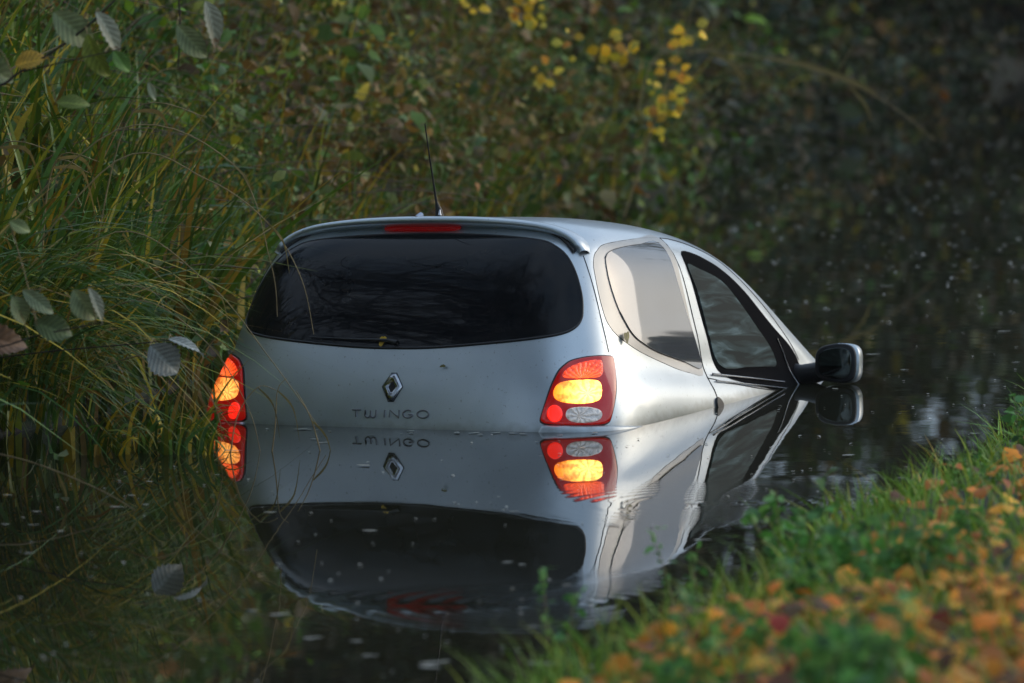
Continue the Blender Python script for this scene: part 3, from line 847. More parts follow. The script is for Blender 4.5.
def blades_np(B, length, width, cols, lean, droop, seg=5):
    """grass blades: B base points, lean (n,3) horizontal lean direction*amount, droop amount"""
    n = len(B)
    t = np.linspace(0, 1, seg + 1)
    L = length[:, None]
    up = L * (t - droop[:, None] * t ** 2.2)
    hor = L * (t ** 1.7)
    P = B[:, None, :] + lean[:, None, :] * hor[..., None]
    P[..., 2] += up
    wd = unit(np.cross(lean + rng.normal(size=(n, 3)) * .4, [0, 0, 1.0]) + rng.normal(size=(n, 3)) * .25)
    w_ = width[:, None] * (1 - t ** 2 * .95) * .5
    A = P - wd[:, None] * w_[..., None]; D = P + wd[:, None] * w_[..., None]
    V = np.stack([A, D], 2).reshape(-1, 3)
    o = np.arange(n)[:, None, None] * (2 * (seg + 1)); i = (np.arange(seg) * 2)[None, :, None]
    F = (o + i + np.array([0, 1, 3, 2])[None, None, :]).reshape(-1, 4)
    return V, F, np.repeat(cols, seg, 0)

# grass clothing the far (left) bank
def left_grass(n, y0, y1, lmin, lmax, wd, dmax, power=1.0):
    y = y0 + (y1 - y0) * rng.random(n) ** power
    dd = rng.random(n) ** 1.3 * dmax
    x = left_edge(y) - dd
    z = ground_h(x, y)
    B = np.stack([x, y, np.maximum(z, -.05) - .03], 1)
    L = rng.uniform(lmin, lmax, n)
    # tussocks: blades of one tuft lean the same way
    tx = np.sin(x * 7.1 + y * 3.3) * .25; ty = np.sin(y * 6.3 - x * 2.7) * .25
    ln = np.stack([tx + rng.normal(.13, .2, n), ty + rng.normal(-.1, .3, n), np.zeros(n)], 1)
    return blades_np(B, L, wd * rng.uniform(.5, 1.5, n), pal('grass', n), ln, rng.uniform(.0, 1.05, n) ** 1.4, 6)
parts = [left_grass(9500, 13.5, 21.5, .35, 1.0, .030, 2.7), left_grass(4200, 21.0, 31, .3, .75, .014, 1.6), left_grass(1200, 30, 48, .4, .9, .014, .8), left_grass(2500, 8, 14, .4, 1.0, .012, 3)]
V, F, K = join_np(parts)
o = link('bank_grass', mesh_np('bank_grass', V, F, K), M_grass)
tag(o, 'long drooping green and straw grass covering the far bank', 'grass', kind='stuff')

# low ground cover leaves on the far bank
nc = 5200; per = 13; n = nc * per
yc = 15 + 40 * rng.random(nc) ** 1.2; dc = rng.random(nc) ** .9 * 3.2 - .1
xc = left_edge(yc) - dc
rad_ = rng.uniform(.05, .22, nc)
selc = np.sin(xc * 1.7 + 2) + np.sin(yc * 1.1 + xc) + rng.normal(size=nc) * .9
ci = np.repeat(np.arange(nc), per)
off_ = rng.normal(size=(n, 3)) * rad_[ci][:, None] * np.array([1, 1.2, .8])
x = xc[ci] + off_[:, 0]; y = yc[ci] + off_[:, 1]
lump = .26 + .26 * np.sin(xc * 2.1 + yc * 1.3) * np.sin(yc * 2.4 + 1) + .22 * rng.random(nc)
z = np.maximum(ground_h(x, y), -.02) + np.clip(lump, .02, 1)[ci] * rng.random(nc)[ci] + np.abs(off_[:, 2]) * .8
P = np.stack([x, y, z], 1)
sel = selc[ci]
kk = pal('dull', n); m_ = sel > .45; kk[m_] = pal('brown', m_.sum()); m_ = sel < -1.4; kk[m_] = pal('green', m_.sum())
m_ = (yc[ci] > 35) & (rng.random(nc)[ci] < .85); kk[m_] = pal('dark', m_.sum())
kk = kk * (1 + rng.uniform(-.45, .45, nc))[ci][:, None]
keep = rng.random(n) < np.interp(y, [17, 21, 24], [.25, .5, 1]); P, kk, y, ci2 = P[keep], kk[keep], y[keep], ci[keep]
V, F, K = leaves_np(P, np.interp(y, [18, 26, 45], [.05, .078, .12]) * (1 + .8 * (rng.random(nc) < .12)[ci2]), kk, hang=.45)
o = link('undergrowth', mesh_np('undergrowth', V, F, K), M_leaf)
tag(o, 'ivy, bramble and dead leaves carpeting the far bank', 'undergrowth', kind='stuff')
# tangle of fine dead stems
tubes = []
for i in range(900):
    y_ = 19.5 + 24 * rng.random() ** 1.1; d_ = rng.random() * 2.6; x_ = float(left_edge(y_)) - d_
    z_ = float(ground_h(np.array(x_), np.array(y_)))
    L_ = rng.uniform(.4, 1.2); v_ = unit(np.array([rng.normal() + .5, rng.normal() * .8, abs(rng.normal()) * 1.1 + .3]))
    t = np.linspace(0, 1, 6)[:, None]
    Q = np.array([x_, y_, z_]) + v_ * L_ * t + np.array([rng.normal() * .25 + .1, rng.normal() * .25, -.45 * L_]) * t ** 2
    tubes.append((Q, np.linspace(.004, .0015, 6), 3))
o = link('dead_stems', tubes_mesh('dead_stems', tubes), M_deadstem)
tag(o, 'tangle of thin dead brown stems over the far bank', 'dead stems', kind='stuff')

def bush_meshes(name, palette, nleaf, rad, size, extra=None, frac=.1, flat=.9):
    # leaf clumps at the ends of arching twigs
    nt_ = 70
    twigs = []; pts = []
    per = nleaf // nt_
    for i in range(nt_):
        d_ = unit(np.array([rng.normal(), rng.normal(), abs(rng.normal()) * .8 + .1]))
        L = rad * rng.uniform(.55, 1.15)
        t = np.linspace(0, 1, 6)[:, None]
        bend = np.array([rng.normal() * .2, rng.normal() * .2, -.35]) * L
        Q = d_ * L * t * np.array([1, 1, flat]) + bend * t ** 2
        twigs.append((Q, np.linspace(.010, .003, 6) * rad, 4))
        tt = rng.random(per) ** .6
        q = d_ * L * tt[:, None] * np.array([1, 1, flat]) + bend * tt[:, None] ** 2
        pts.append(q + rng.normal(size=(per, 3)) * .11 * rad)
    P = np.concatenate(pts)
    kk = pal(palette, len(P))
    if extra:
        m_ = rng.random(len(P)) < frac
        kk[m_] = pal(extra, m_.sum())
    V, F, K = leaves_np(P, size, kk, hang=.35)
    return tubes_mesh(name + '_stems', twigs), mesh_np(name + '_foliage', V, F, K)
def add_bush(kind, meshes, loc, scale, rz, label, group, cat='bush'):
    e_ = empty(kind, loc, rz); e_.scale = (scale,) * 3
    tag(e_, label, cat, group)
    s = bpy.data.objects.new('stems', meshes[0]); C.objects.link(s); s.parent = e_
    f_ = bpy.data.objects.new('foliage', meshes[1]); C.objects.link(f_); f_.parent = e_
    if not meshes[0].materials: meshes[0].materials.append(M_twig)
    if not meshes[1].materials: meshes[1].materials.append(M_leaf)
    return e_
BU = {'dull': bush_meshes('dull', 'dull', 4200, 1.0, .065, 'brown', .25), 'brown': bush_meshes('brown', 'brown', 3600, 1.0, .055, 'dull', .3),
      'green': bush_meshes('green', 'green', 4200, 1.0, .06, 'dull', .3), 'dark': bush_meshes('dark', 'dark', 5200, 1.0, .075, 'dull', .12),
      'gold': bush_meshes('gold', 'dull', 2600, 1.0, .07, 'yellow', .12)}
def bank_pt(y, d, dz=0.0):
    x = float(left_edge(y)) - d
    return (x, y, float(ground_h(np.array(x), np.array(y))) + dz)
lab = {'dull': ('bramble_bush', 'tangled bramble bush of dull green leaves on the far bank', 'green bramble bushes on the far bank'),
       'brown': ('bracken_bush', 'withered brown bracken and twigs on the far bank', 'brown bracken clumps on the far bank'),
       'green': ('leafy_shrub', 'yellow-green leafy shrub high on the far bank', 'yellow-green shrubs on the far bank'),
       'dark': ('evergreen_bush', 'dark bush in deep shade further along the canal', 'dark bushes further along the canal')}
spots = [('dull', 20.0, 1.6, .55), ('green', 19.2, 2.1, .5), ('dull', 22.5, 1.3, .55), ('dull', 24, 1.9, .65), ('brown', 24.5, .9, .5), ('green', 21.5, 2.3, .6), ('brown', 26.2, 1.2, .6), ('dull', 27.5, 1.0, .6),
         ('brown', 28.6, 1.5, .65), ('dull', 30.5, 1.3, .75), ('brown', 31.5, .7, .55), ('dull', 33, 1.2, .8), ('brown', 34.5, .8, .65), ('dull', 36.5, 1.1, .9), ('brown', 38.5, 1.2, .9), ('dull', 40, .9, .8),
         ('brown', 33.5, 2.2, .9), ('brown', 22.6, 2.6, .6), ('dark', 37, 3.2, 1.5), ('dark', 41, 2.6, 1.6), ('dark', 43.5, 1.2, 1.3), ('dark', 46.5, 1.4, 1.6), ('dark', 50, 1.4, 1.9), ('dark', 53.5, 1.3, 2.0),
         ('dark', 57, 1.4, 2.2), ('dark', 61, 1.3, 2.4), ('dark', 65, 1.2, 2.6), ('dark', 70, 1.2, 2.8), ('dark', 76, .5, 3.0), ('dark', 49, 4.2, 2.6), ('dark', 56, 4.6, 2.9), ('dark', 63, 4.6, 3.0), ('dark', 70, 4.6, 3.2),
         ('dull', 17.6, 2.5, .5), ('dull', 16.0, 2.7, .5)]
spots += [('green', 24, 1.5, .6), ('green', 22.8, 1.9, .5), ('green', 25.5, 2.6, .5), ('brown', 29.5, 1.2, .6)]
for k_, y_, d_, s_ in spots:
    if y_ < 42 and k_ != 'dark': d_ = max(.35, d_ * .5); s_ *= .85
    nm, lb, gr = lab[k_]
    add_bush(nm, BU[k_], bank_pt(y_, d_, -.05), s_, rng.random() * 6.28, lb, gr)
add_bush('golden_shrub', BU['gold'], bank_pt(27.5, .95, .0), .62, 1.0, 'shrub with bright yellow leaves at the top of the far bank', None)

for x_, y_, z_, s_ in [(5.2, 66, .5, 3.0), (7.2, 68, .2, 3.4), (4.0, 70, 1.5, 3.6), (9.2, 73, .4, 3.8), (11.5, 77, .6, 4.2), (6.5, 75, 3.0, 4.0), (3.0, 62, 3.0, 3.2), (13.5, 82, .6, 4.4), (9.0, 80, 4.0, 4.2), (5.0, 60, 1.4, 2.4), (2.5, 54, 2.6, 2.6), (16, 88, 1.0, 5.0), (12, 86, 4.5, 4.6)]:
    add_bush('willow_bush', BU['dark'], (x_, y_, z_), s_, rng.random() * 6.28, 'tall dark willow bush closing off the canal in the distance', 'tall willow bushes closing off the canal')
# ------------------------------------------------------------------ trees
def tree_meshes(name, h, spread, levels, leafn, palette, lsize, seed, lean=0.0, r0=.16):
    rg = np.random.default_rng(seed)
    tubes = [[], []]; tips = []
    def grow_(p, d_, L, r, lv):
        n = 6; Q = [p]; dd = d_.copy()
        for i in range(n - 1):
            dd = unit(dd + rg.normal(size=3) * (.05 if lv == 0 else .16) + np.array([0, 0, .03]))
            Q.append(Q[-1] + dd * L / (n - 1))
        Q = np.array(Q)
        if lv: Q[:, 2] = np.maximum(Q[:, 2], min(Q[0, 2], 3.4) + rg.random() * .2)
        tubes[0 if lv == 0 else 1].append((Q, np.linspace(r, r * .55, n), 8 if lv == 0 else (5 if lv < 3 else 3)))
        if lv >= levels:
            tips.append(Q); return
        if lv >= levels - 1: tips.append(Q)
        nb = 6 if lv == 0 else 4
        for i in range(nb):
            f0 = rg.uniform(.45, 1.0) if lv == 0 else rg.uniform(.3, 1.0)
            j = min(int(f0 * (n - 1)), n - 1)
            nd = unit(dd * .55 + rg.normal(size=3) * np.array([1, 1, .55]) * spread)
            if Q[j][2] < 4.5: nd = unit(np.array([nd[0], nd[1], abs(nd[2]) + .25]))
            grow_(Q[j], nd, L * rg.uniform(.5, .72), r * .5, lv + 1)
        grow_(Q[-1], unit(dd + rg.normal(size=3) * .2), L * .7, r * .55, lv + 1)
    grow_(np.zeros(3), unit(np.array([lean, 0, 1.0])), h * .45, r0, 0)
    me_t = tubes_mesh(name + '_trunk', tubes[0]); me_b = tubes_mesh(name + '_branches', tubes[1])
    me_l = None
    if leafn:
        T_ = np.concatenate(tips)
        P = T_[rg.integers(0, len(T_), leafn)] + rg.normal(size=(leafn, 3)) * .3
        V, F, K = leaves_np(P, lsize, pal(palette, leafn), hang=.3)
        me_l = mesh_np(name + '_crown', V, F, K)
    return me_t, me_b, me_l
def add_tree(nm, ms, loc, rz, sc, label, group):
    e_ = empty(nm, loc, rz); e_.scale = (sc,) * 3; tag(e_, label, 'tree', group)
    for n_, m_, mt in (('trunk', ms[0], M_bark), ('branches', ms[1], M_bark), ('crown', ms[2], M_leaf)):
        if m_ is None: continue
        if not m_.materials: m_.materials.append(mt)
        q = bpy.data.objects.new(n_, m_); C.objects.link(q); q.parent = e_
BT = tree_meshes('bare', 11, .8, 4, 0, None, .1, 3)
BT2 = tree_meshes('bare_b', 12, .9, 5, 5000, 'brown', .09, 5)
LT = tree_meshes('leafy', 10, .8, 3, 9000, 'dark', .22, 11, r0=.2)
for i, (x, y, s) in enumerate([(-5.0, 12.8, 1.1), (-4.1, 14.7, .9), (-7.5, 10.5, 1.2), (-3.6, 11.4, 1.0), (4.2, 3.5, .9), (-1.5, -4, 1.1), (5, -4, 1.0), (-6.5, 2.0, 1.0)]):
    add_tree('bare_tree', BT if i % 2 == 0 else BT2, (x, y, float(ground_h(np.array(x), np.array(y))) - .1), i * 1.3, s, 'bare branching tree on the bank behind the camera', 'bare trees around the camera')
for i, (y, d_, s) in enumerate([(24, 9.5, 1.0), (36, 7.5, 1.1), (45, 5.5, 1.2), (52, 4, 1.2), (59, 4.5, 1.2), (67, 4, 1.3), (76, 3, 1.4), (62, 9, 1.4)]):
    add_tree('leafy_tree', LT, bank_pt(y, d_, -.1), i * 2.1, s, 'dark leafy tree standing above the far bank', 'trees above the far bank')
for i, (x, y, s_) in enumerate([(-13, -13, .9), (-8.5, -21, 1.0), (1.5, -23, .9), (12, -19, 1.0)]):  # unseen trees added behind the viewpoint to darken what the rear glass reflects
    add_tree('added_rear_tree', LT, (x, y, .3), i * 1.7, s_, 'unseen leafy tree added behind the viewpoint to darken the rear window reflection', 'unseen trees added behind the viewpoint to darken reflections')
for i, (y, d_, s_) in enumerate([(43, 4.5, .9), (50, 3.5, 1.1), (57, 4, 1.2), (65, 3.5, 1.2), (74, 4, 1.3)]):  # out-of-view trees added to keep sky light off the far bank
    add_tree('added_shade_tree', LT, (float(right_edge(y)) + d_, y, .3), i * 2.7 + 1, s_, 'leafy tree added out of view on the right bank to shade the far bank', 'trees added out of view to shade the far bank')
# distant treeline to the right, seen mirrored in the side windows
n = 60000
az = R(20) + R(250) * rng.random(n); dist = 150 + 40 * rng.random(n)
hh = 6.0 + 1.8 * np.sin(az * 9) + 2.0 * np.sin(az * 23 + 1) + 1.2 * np.sin(az * 57)
dist = dist * np.where(az < R(75), .62, 1.0)
P = np.stack([np.sin(az) * dist, np.cos(az) * dist, hh * rng.random(n) ** .6 + .5], 1)
V, F, K = leaves_np(P, 2.2, pal('dark', n), wid=.9)
o = link('distant_wood', mesh_np('distant_wood', V, F, K), M_leaf)
tag(o, 'dark line of distant woodland beyond the fields', 'wood', kind='stuff')

# ------------------------------------------------------------------ near bank
def near_pts(n, y0, y1, d0, d1, p=1.0):
    y = y0 + (y1 - y0) * rng.random(n)
    dd = d0 + (d1 - d0) * rng.random(n) ** p
    x = right_edge(y) + dd
    return np.stack([x, y, ground_h(x, y)], 1), dd
B, dd = near_pts(24000, 7, 26, -.03, 2.8, 1.3)
n = len(B)
ln = np.stack([rng.normal(-.12, .35, n), rng.normal(0, .35, n), np.zeros(n)], 1)
V, F, K = blades_np(B - [0, 0, .02], rng.uniform(.08, .24, n) * np.interp(B[:, 1], [9, 13, 17], [.9, 1.0, .75]), .006 * rng.uniform(.6, 1.5, n), pal('neargrass', n), ln, rng.uniform(.05, .6, n), 4)
o = link('near_grass', mesh_np('near_grass', V, F, K), M_grass)
tag(o, 'bright green grass growing on the near bank', 'grass', kind='stuff')
P, dd = near_pts(4300, 7, 24, .3, 3.0)
P2, dd2 = near_pts(3000, 7, 12.5, .25, 2.6)
P = np.concatenate([P, P2])
P[:, 2] += rng.random(len(P)) ** 2 * .07 + .005
V, F, K = leaves_np(P, .06, pal('litter', len(P)), wid=.8, nrm=(0, -.35, 1))
o = link('leaf_litter', mesh_np('leaf_litter', V, F, K), M_pale)
tag(o, 'fallen orange and yellow leaves lying in the near grass', 'fallen leaves', kind='stuff')

def herb_meshes(name, h, nst, palette, size, seed):
    rg = np.random.default_rng(seed); st = []; P = []
    for i in range(nst):
        a = rg.uniform(0, 6.28); L = h * rg.uniform(.6, 1.1); le = rg.uniform(.1, .5)
        t = np.linspace(0, 1, 6)[:, None]
        b0 = np.array([rg.normal() * .06, rg.normal() * .06, 0])
        Q = b0 + np.concatenate([np.cos(a) * le * L * t ** 1.6, np.sin(a) * le * L * t ** 1.6, L * t], 1)
        st.append((Q, np.linspace(.003, .0015, 6), 4))
        for k in range(9):
            tt = .25 + .75 * k / 8
            c = np.array([np.interp(tt, t[:, 0], Q[:, j]) for j in range(3)])
            for q in range(2):
                P.append(c + rg.normal(size=3) * .008)
    P = np.array(P)
    V, F, K = leaves_np(P, size, pal(palette, len(P)), hang=.1, wid=.62)
    return tubes_mesh(name + '_stems', st), mesh_np(name + '_leaves', V, F, K)
HB = [herb_meshes('nettle', .26, 9, 'nettle', .055, 1), herb_meshes('herb', .30, 6, 'nettle', .045, 2), herb_meshes('sprig', .30, 2, 'nettle', .045, 3)]
def add_herb(k, x, y, s, rz, nm, label, group):
    e_ = empty(nm, (x, y, max(float(ground_h(np.array(x), np.array(y))), -.02) - .01), rz); e_.scale = (s,) * 3
    tag(e_, label, 'plant', group)
    for n_, m_, mt in (('stems', HB[k][0], M_stem), ('leaves', HB[k][1], M_leaf)):
        if not m_.materials: m_.materials.append(mt)
        q = bpy.data.objects.new(n_, m_); C.objects.link(q); q.parent = e_
P, dd = near_pts(52, 8.5, 17.5, .12, 2.0)
for i, p in enumerate(P):
    add_herb(i % 2, p[0], p[1], rng.uniform(.35, .75), rng.random() * 6.28, 'nettle_plant', 'small green leafy nettle on the near bank', 'nettles on the near bank')


add_herb(2, .13, 12.6, .7, .6, 'sprig', 'lone green sprig rising in front of the dark window reflection', None)
add_herb(1, .70, 13.6, 1.0, 2.1, 'leafy_weed', 'tall drooping green weed at the tip of the near bank beside the car reflection', None)
add_herb(2, .45, 13.3, .75, 1.2, 'thin_weed', 'thin reddish stemmed weed standing against the pale side reflection', None)
add_herb(1, 1.95, 18.4, .5, 4.1, 'bright_weed', 'bright yellow-green weed at the right edge of the picture', None)
add_herb(0, .62, 9.9, 1.0, 4.1, 'dock_plant', 'broad green clump among orange leaves closest to the viewer', None)

# ------------------------------------------------------------------ hanging branches with big ribbed leaves
def ribbed_leaf(L, W, col, tip_col=None, curl=.15):
    nu, nv = 40, 17
    u = np.linspace(0, 1, nu)[:, None]; v = np.linspace(-1, 1, nv)[None, :]
    prof = np.sin(np.pi * u ** .85) ** .8 * (1 + .07 * np.sin(u * 50))
    x = W / 2 * v * prof
    y = L * u + 0 * v + np.abs(v) * prof * L * .06
    z = -curl * L * 2.6 * u ** 2 + np.abs(v) * prof * W * .26 + v * u * W * .35 + .0032 * np.sin((u * 8 - np.abs(v) * 1.6) * 2 * np.pi) * prof * np.abs(v) ** .5
    V = np.stack([x, y, z], -1).reshape(-1, 3)
    ix = np.arange(nu * nv).reshape(nu, nv)
    F = np.stack([ix[:-1, :-1], ix[:-1, 1:], ix[1:, 1:], ix[1:, :-1]], -1).reshape(-1, 4)
    um = ((u[:-1] + u[1:]) / 2); vm = np.abs((v[:, :-1] + v[:, 1:]) / 2)
    vein = (np.sin((um * 8 - vm * 1.6) * 2 * np.pi) * .22 + .30 * (vm < .12) + .08 * np.sin(um * 9 + vm * 5)).reshape(-1)
    c = np.tile(np.array(col) * 1.35, (len(F), 1)) * (1 + vein)[:, None]
    if tip_col is not None:
        k = len(F) * 3 // 4; m_ = rng.random(len(F) - k) < .6; c[k:][m_] = tip_col
    return mesh_np('leaf', V, F, c)
def place_leaf(parent, p, L, W, dirv, nrm, col, tip=None):
    me_ = ribbed_leaf(L * rng.uniform(.9, 1.15), W * rng.uniform(.8, 1.15), col, tip, curl=rng.uniform(.02, .3))
    y_ = Vector(dirv).normalized(); n_ = Vector(nrm); n_ = (n_ - y_ * n_.dot(y_)).normalized(); x_ = y_.cross(n_)
    o_ = link('leaf', me_, M_pale, parent)
    Mx = Matrix((x_, y_, n_)).transposed().to_4x4(); Mx.translation = Vector(p) - parent.location
    o_.matrix_local = Mx
    return o_
def branch(nm, label, base, twigs, lv):
    e_ = empty(nm, base); tag(e_, label, 'branch')
    tb = [(np.array(catmull(t_, 5, False)) - np.array(base), np.linspace(r_, r_ * .5, 5 * (len(t_) - 1) + 1), 6) for t_, r_ in twigs]
    for t_ in tb: link('twig', tubes_mesh('twig', [t_]), M_twig, e_)
    allp = np.concatenate([t_[0] for t_ in tb])
    for l_ in lv:
        lf = place_leaf(e_, *l_)
        p_ = np.array(l_[0]) - np.array(base); q_ = allp[np.argmin(np.linalg.norm(allp - p_, axis=1))]
        m__ = (p_ + q_) / 2 + np.array([0, 0, .015])
        link('stalk', tubes_mesh('stalk', [(catmull([q_, m__, p_], 5, False), [.0016] * 11, 5)]), M_stem, e_)
    return e_
GG, GP, GD = (.17, .20, .09), (.28, .28, .20), (.08, .11, .04)
branch('leafy_branch', 'dark bare twig slanting across the top left corner with broad pale leaves', (-2.9, 15.6, 1.1),
       [([(-2.9, 15.6, 1.1), (-2.2, 15.6, 1.15), (-1.571, 15.6, 1.243), (-1.438, 15.6, 1.30), (-1.274, 15.6, 1.404), (-1.155, 15.6, 1.508), (-1.05, 15.6, 1.63)], .006),
        ([(-1.438, 15.6, 1.30), (-1.30, 15.55, 1.33), (-1.12, 15.5, 1.37)], .003)],
       [((-1.335, 15.58, 1.475), .15, .085, (.75, 0, -.65), (-.2, -1, .3), GG), ((-1.21, 15.58, 1.475), .13, .075, (.6, -.1, -.8), (.5, -1, .2), GP, (.2, .13, .08)),
        ((-1.57, 15.6, 1.33), .13, .10, (.9, 0, -.3), (0, -1, .4), GD), ((-1.45, 15.58, 1.32), .09, .06, (.9, 0, .25), (.1, -1, .5), (.40, .24, .03)),
        ((-1.235, 15.57, 1.41), .13, .055, (.25, 0, -1), (-.3, -1, .1), (.17, .20, .03)), ((-1.16, 15.57, 1.36), .07, .045, (.6, 0, -.8), (0, -1, .2), (.12, .22, .05)),
        ((-1.33, 15.57, 1.21), .09, .06, (1, 0, .0), (0, -1, .4), (.14, .18, .04)), ((-1.50, 15.6, 1.37), .10, .07, (-.4, .1, .6), (0, -1, .2), GD)])
branch('hanging_twig', 'short twig at the top holding two drooping ribbed grey leaves', (-.99, 15.9, 1.95),
       [([(-.99, 15.9, 1.95), (-.985, 15.82, 1.6), (-.977, 15.8, 1.444), (-.985, 15.8, 1.30)], .005), ([(-.98, 15.8, 1.50), (-.91, 15.78, 1.52), (-.90, 15.77, 1.50)], .0025)],
       [((-.985, 15.78, 1.43), .135, .08, (.62, 0, -.78), (-.25, -1, .3), GG), ((-.90, 15.77, 1.50), .14, .075, (.40, -.05, -.9), (.35, -1, .3), GP, (.22, .12, .06)),
        ((-1.075, 15.8, 1.26), .06, .028, (.35, 0, -.9), (0, -1, .3), (.3, .32, .2)), ((-.70, 15.85, 1.54), .06, .028, (.5, 0, -.8), (0, -1, .3), (.3, .33, .1))])
branch('low_leafy_twig', 'low twig at the left edge carrying pale leaves that hang over the grass', (-2.6, 15.8, .5),
       [([(-2.6, 15.8, .5), (-2.0, 15.7, .46), (-1.571, 15.6, .481), (-1.393, 15.6, .524), (-1.201, 15.6, .56)], .004)],
       [((-1.47, 15.57, .64), .10, .06, (.45, 0, -.8), (.3, -1, .3), GG), ((-1.44, 15.57, .66), .11, .06, (.75, 0, -.6), (-.3, -1, .4), (.16, .19, .10)),
        ((-1.29, 15.57, .66), .12, .075, (.5, 0, -.85), (-.2, -1, .2), GG), ((-1.245, 15.56, .665), .115, .05, (.45, 0, -.8), (.5, -1, .3), GP),
        ((-1.41, 15.6, .56), .11, .09, (.9, 0, -.3), (0, -1, .3), GD), ((-1.60, 15.62, .52), .16, .10, (1, 0, -.1), (0, -1, .3), (.11, .06, .03)), ((-1.48, 15.62, .86), .07, .05, (.8, 0, -.4), (0, -1, .2), (.2, .24, .1))])
branch('lamp_side_twig', 'thin twig with two grey leaves touching the left tail lamp', (-1.9, 17.2, .30),
       [([(-1.9, 17.2, .30), (-1.5, 17.0, .36), (-1.20, 16.85, .395), (-1.08, 16.8, .41)], .003)],
       [((-1.15, 16.78, .395), .135, .10, (.72, 0, -.75), (-.15, -1, .35), (.17, .18, .16)), ((-1.09, 16.77, .415), .115, .045, (1, -.1, -.25), (.2, -1, .9), (.34, .35, .32))])

# yellow-leaved sapling and the arching reed beyond the car
def leafy_stem(nm, label, stem, r_, leafP, size, palette, cat):
    base = stem[0]; e_ = empty(nm, base); tag(e_, label, cat)
    Q = catmull(stem, 6, False) - np.array(base)
    tb = [(Q, np.linspace(r_, r_ * .35, len(Q)), 6)]
    L_ = []
    for p in leafP:
        p = np.array(p) - np.array(base)
        q = Q[np.argmin(np.linalg.norm(Q - p, axis=1))]
        tb.append((np.linspace(q, p, 3), [r_ * .3] * 3, 4))
        L_.append(p + rng.normal(size=(int(rng.integers(3, 8)), 3)) * .04)
    for t_ in tb[:1]: link('stem', tubes_mesh('stem', [t_]), M_stem, e_)
    for t_ in tb[1:]: link('twig', tubes_mesh('twig', [t_]), M_stem, e_)
    P_ = np.concatenate(L_)
    V, F, K = leaves_np(P_, size, pal(palette, len(P_)), wid=.8, nrm=(0, -1, .3))
    link('leaves', mesh_np('leaves', V, F, K), M_leaf, e_)
leafy_stem('yellow_sapling', 'thin sapling with clusters of bright yellow leaves beyond the car roof',
           [(.60, 28.0, .15), (.70, 28.0, .449), (.769, 28.0, .66), (.823, 28.0, .817), (.904, 28.0, 1.027), (.958, 28.0, 1.185), (.98, 28, 1.4)], .006,
           [(.77, 27.95, .844), (.839, 27.95, .791), (.892, 27.95, .869), (.86, 27.95, .738), (.80, 27.95, .659), (.765, 27.95, .617), (.931, 27.95, 1.054), (.921, 27.95, 1.106), (.62, 27.95, 1.0), (.50, 27.95, 1.02)], .06, 'yellow', 'sapling')
leafy_stem('yellow_twig', 'upper twig with scattered yellow leaves at the top of the picture',
           [(-.3, 27.4, .9), (-.1, 27.3, 1.1), (.0, 27.2, 1.3), (.1, 27.2, 1.5)], .005,
           [(.02, 27.2, 1.27), (.08, 27.2, 1.24), (.14, 27.2, 1.27), (.05, 27.2, 1.33), (-.18, 27.2, 1.26), (.2, 27.2, 1.05), (.17, 27.2, .93), (.30, 27.2, 1.12)], .055, 'yellow', 'twig')

def ribbon(P, w_, side_v):
    P = np.array(P, float); n_ = len(P); t = np.linspace(0, 1, n_)
    ww = (w_ * np.sin(np.pi * np.clip(t * .9 + .08, 0, 1)) ** .6 * .5)[:, None]
    sv = unit(np.array(side_v, float))
    A, B_ = P + sv * ww, P - sv * ww
    V = np.stack([A, P + np.array([0, -.001, .0]) , B_], 1).reshape(-1, 3)
    F = []
    for i in range(n_ - 1):
        for j in (0, 1): F.append((i * 3 + j, i * 3 + j + 1, (i + 1) * 3 + j + 1, (i + 1) * 3 + j))
    return V, F
def culm(nm, label, cat, stem, r_, blades, col=(.30, .24, .09), group=None):
    base = np.array(stem[0], float); e_ = empty(nm, tuple(base)); tag(e_, label, cat, group)
    Q = catmull(stem, 7, False) - base
    link('stem', tubes_mesh('stem', [(Q, np.linspace(r_, r_ * .4, len(Q)), 5)]), M_stem, e_)
    for bl_, w_ in blades:
        P_ = catmull(bl_, 6, False) - base
        V, F = ribbon(P_, w_, (.2, -.3, .9))
        link('blade', mesh_np('blade', V, F, np.tile(np.array(col) * rng.uniform(.6, 1.2), (len(F), 1))), M_grass, e_)
culm('arching_reed', 'long yellow reed arching far out over the dark water', 'reed',
     [(.75, 31, .6), (.85, 31, .9), (1.059, 31.0, .945), (1.41, 31.0, .912), (1.876, 31.0, .795), (2.226, 31.0, .616), (2.488, 31.0, .408)], .006,
     [([(1.5, 31, .90), (1.75, 31, .85), (2.0, 31, .76), (2.15, 31, .68)], .03), ([(2.0, 31, .72), (2.08, 31, .62), (2.12, 31, .52)], .02), ([(1.9, 31, .78), (2.0, 31, .95), (2.05, 31, 1.1)], .02),
      ([(1.2, 31, .93), (1.32, 31, .85), (1.38, 31, .70)], .025), ([(2.2, 31, .63), (2.26, 31, .75), (2.25, 31, .9)], .016)])
n = 520
B = np.stack([rng.uniform(-2.0, -1.42, n), rng.uniform(17.1, 17.7, n), rng.uniform(.05, .45, n)], 1)
ln = np.stack([rng.normal(.62, .2, n), rng.normal(-.1, .12, n), np.zeros(n)], 1)
V, F, K = blades_np(B, rng.uniform(.45, .95, n), .011 * rng.uniform(.6, 1.4, n), pal('grass', n), ln, rng.uniform(.5, 1.25, n), 7)
o = link('lamp_tussock', mesh_np('lamp_tussock', V, F, K), M_grass)
tag(o, 'tussock of long grass hanging over the left tail lamp', 'grass', kind='stuff')
n = 150
B = np.stack([rng.uniform(-1.42, -.98, n), rng.uniform(17.2, 17.55, n), np.full(n, -.04)], 1)
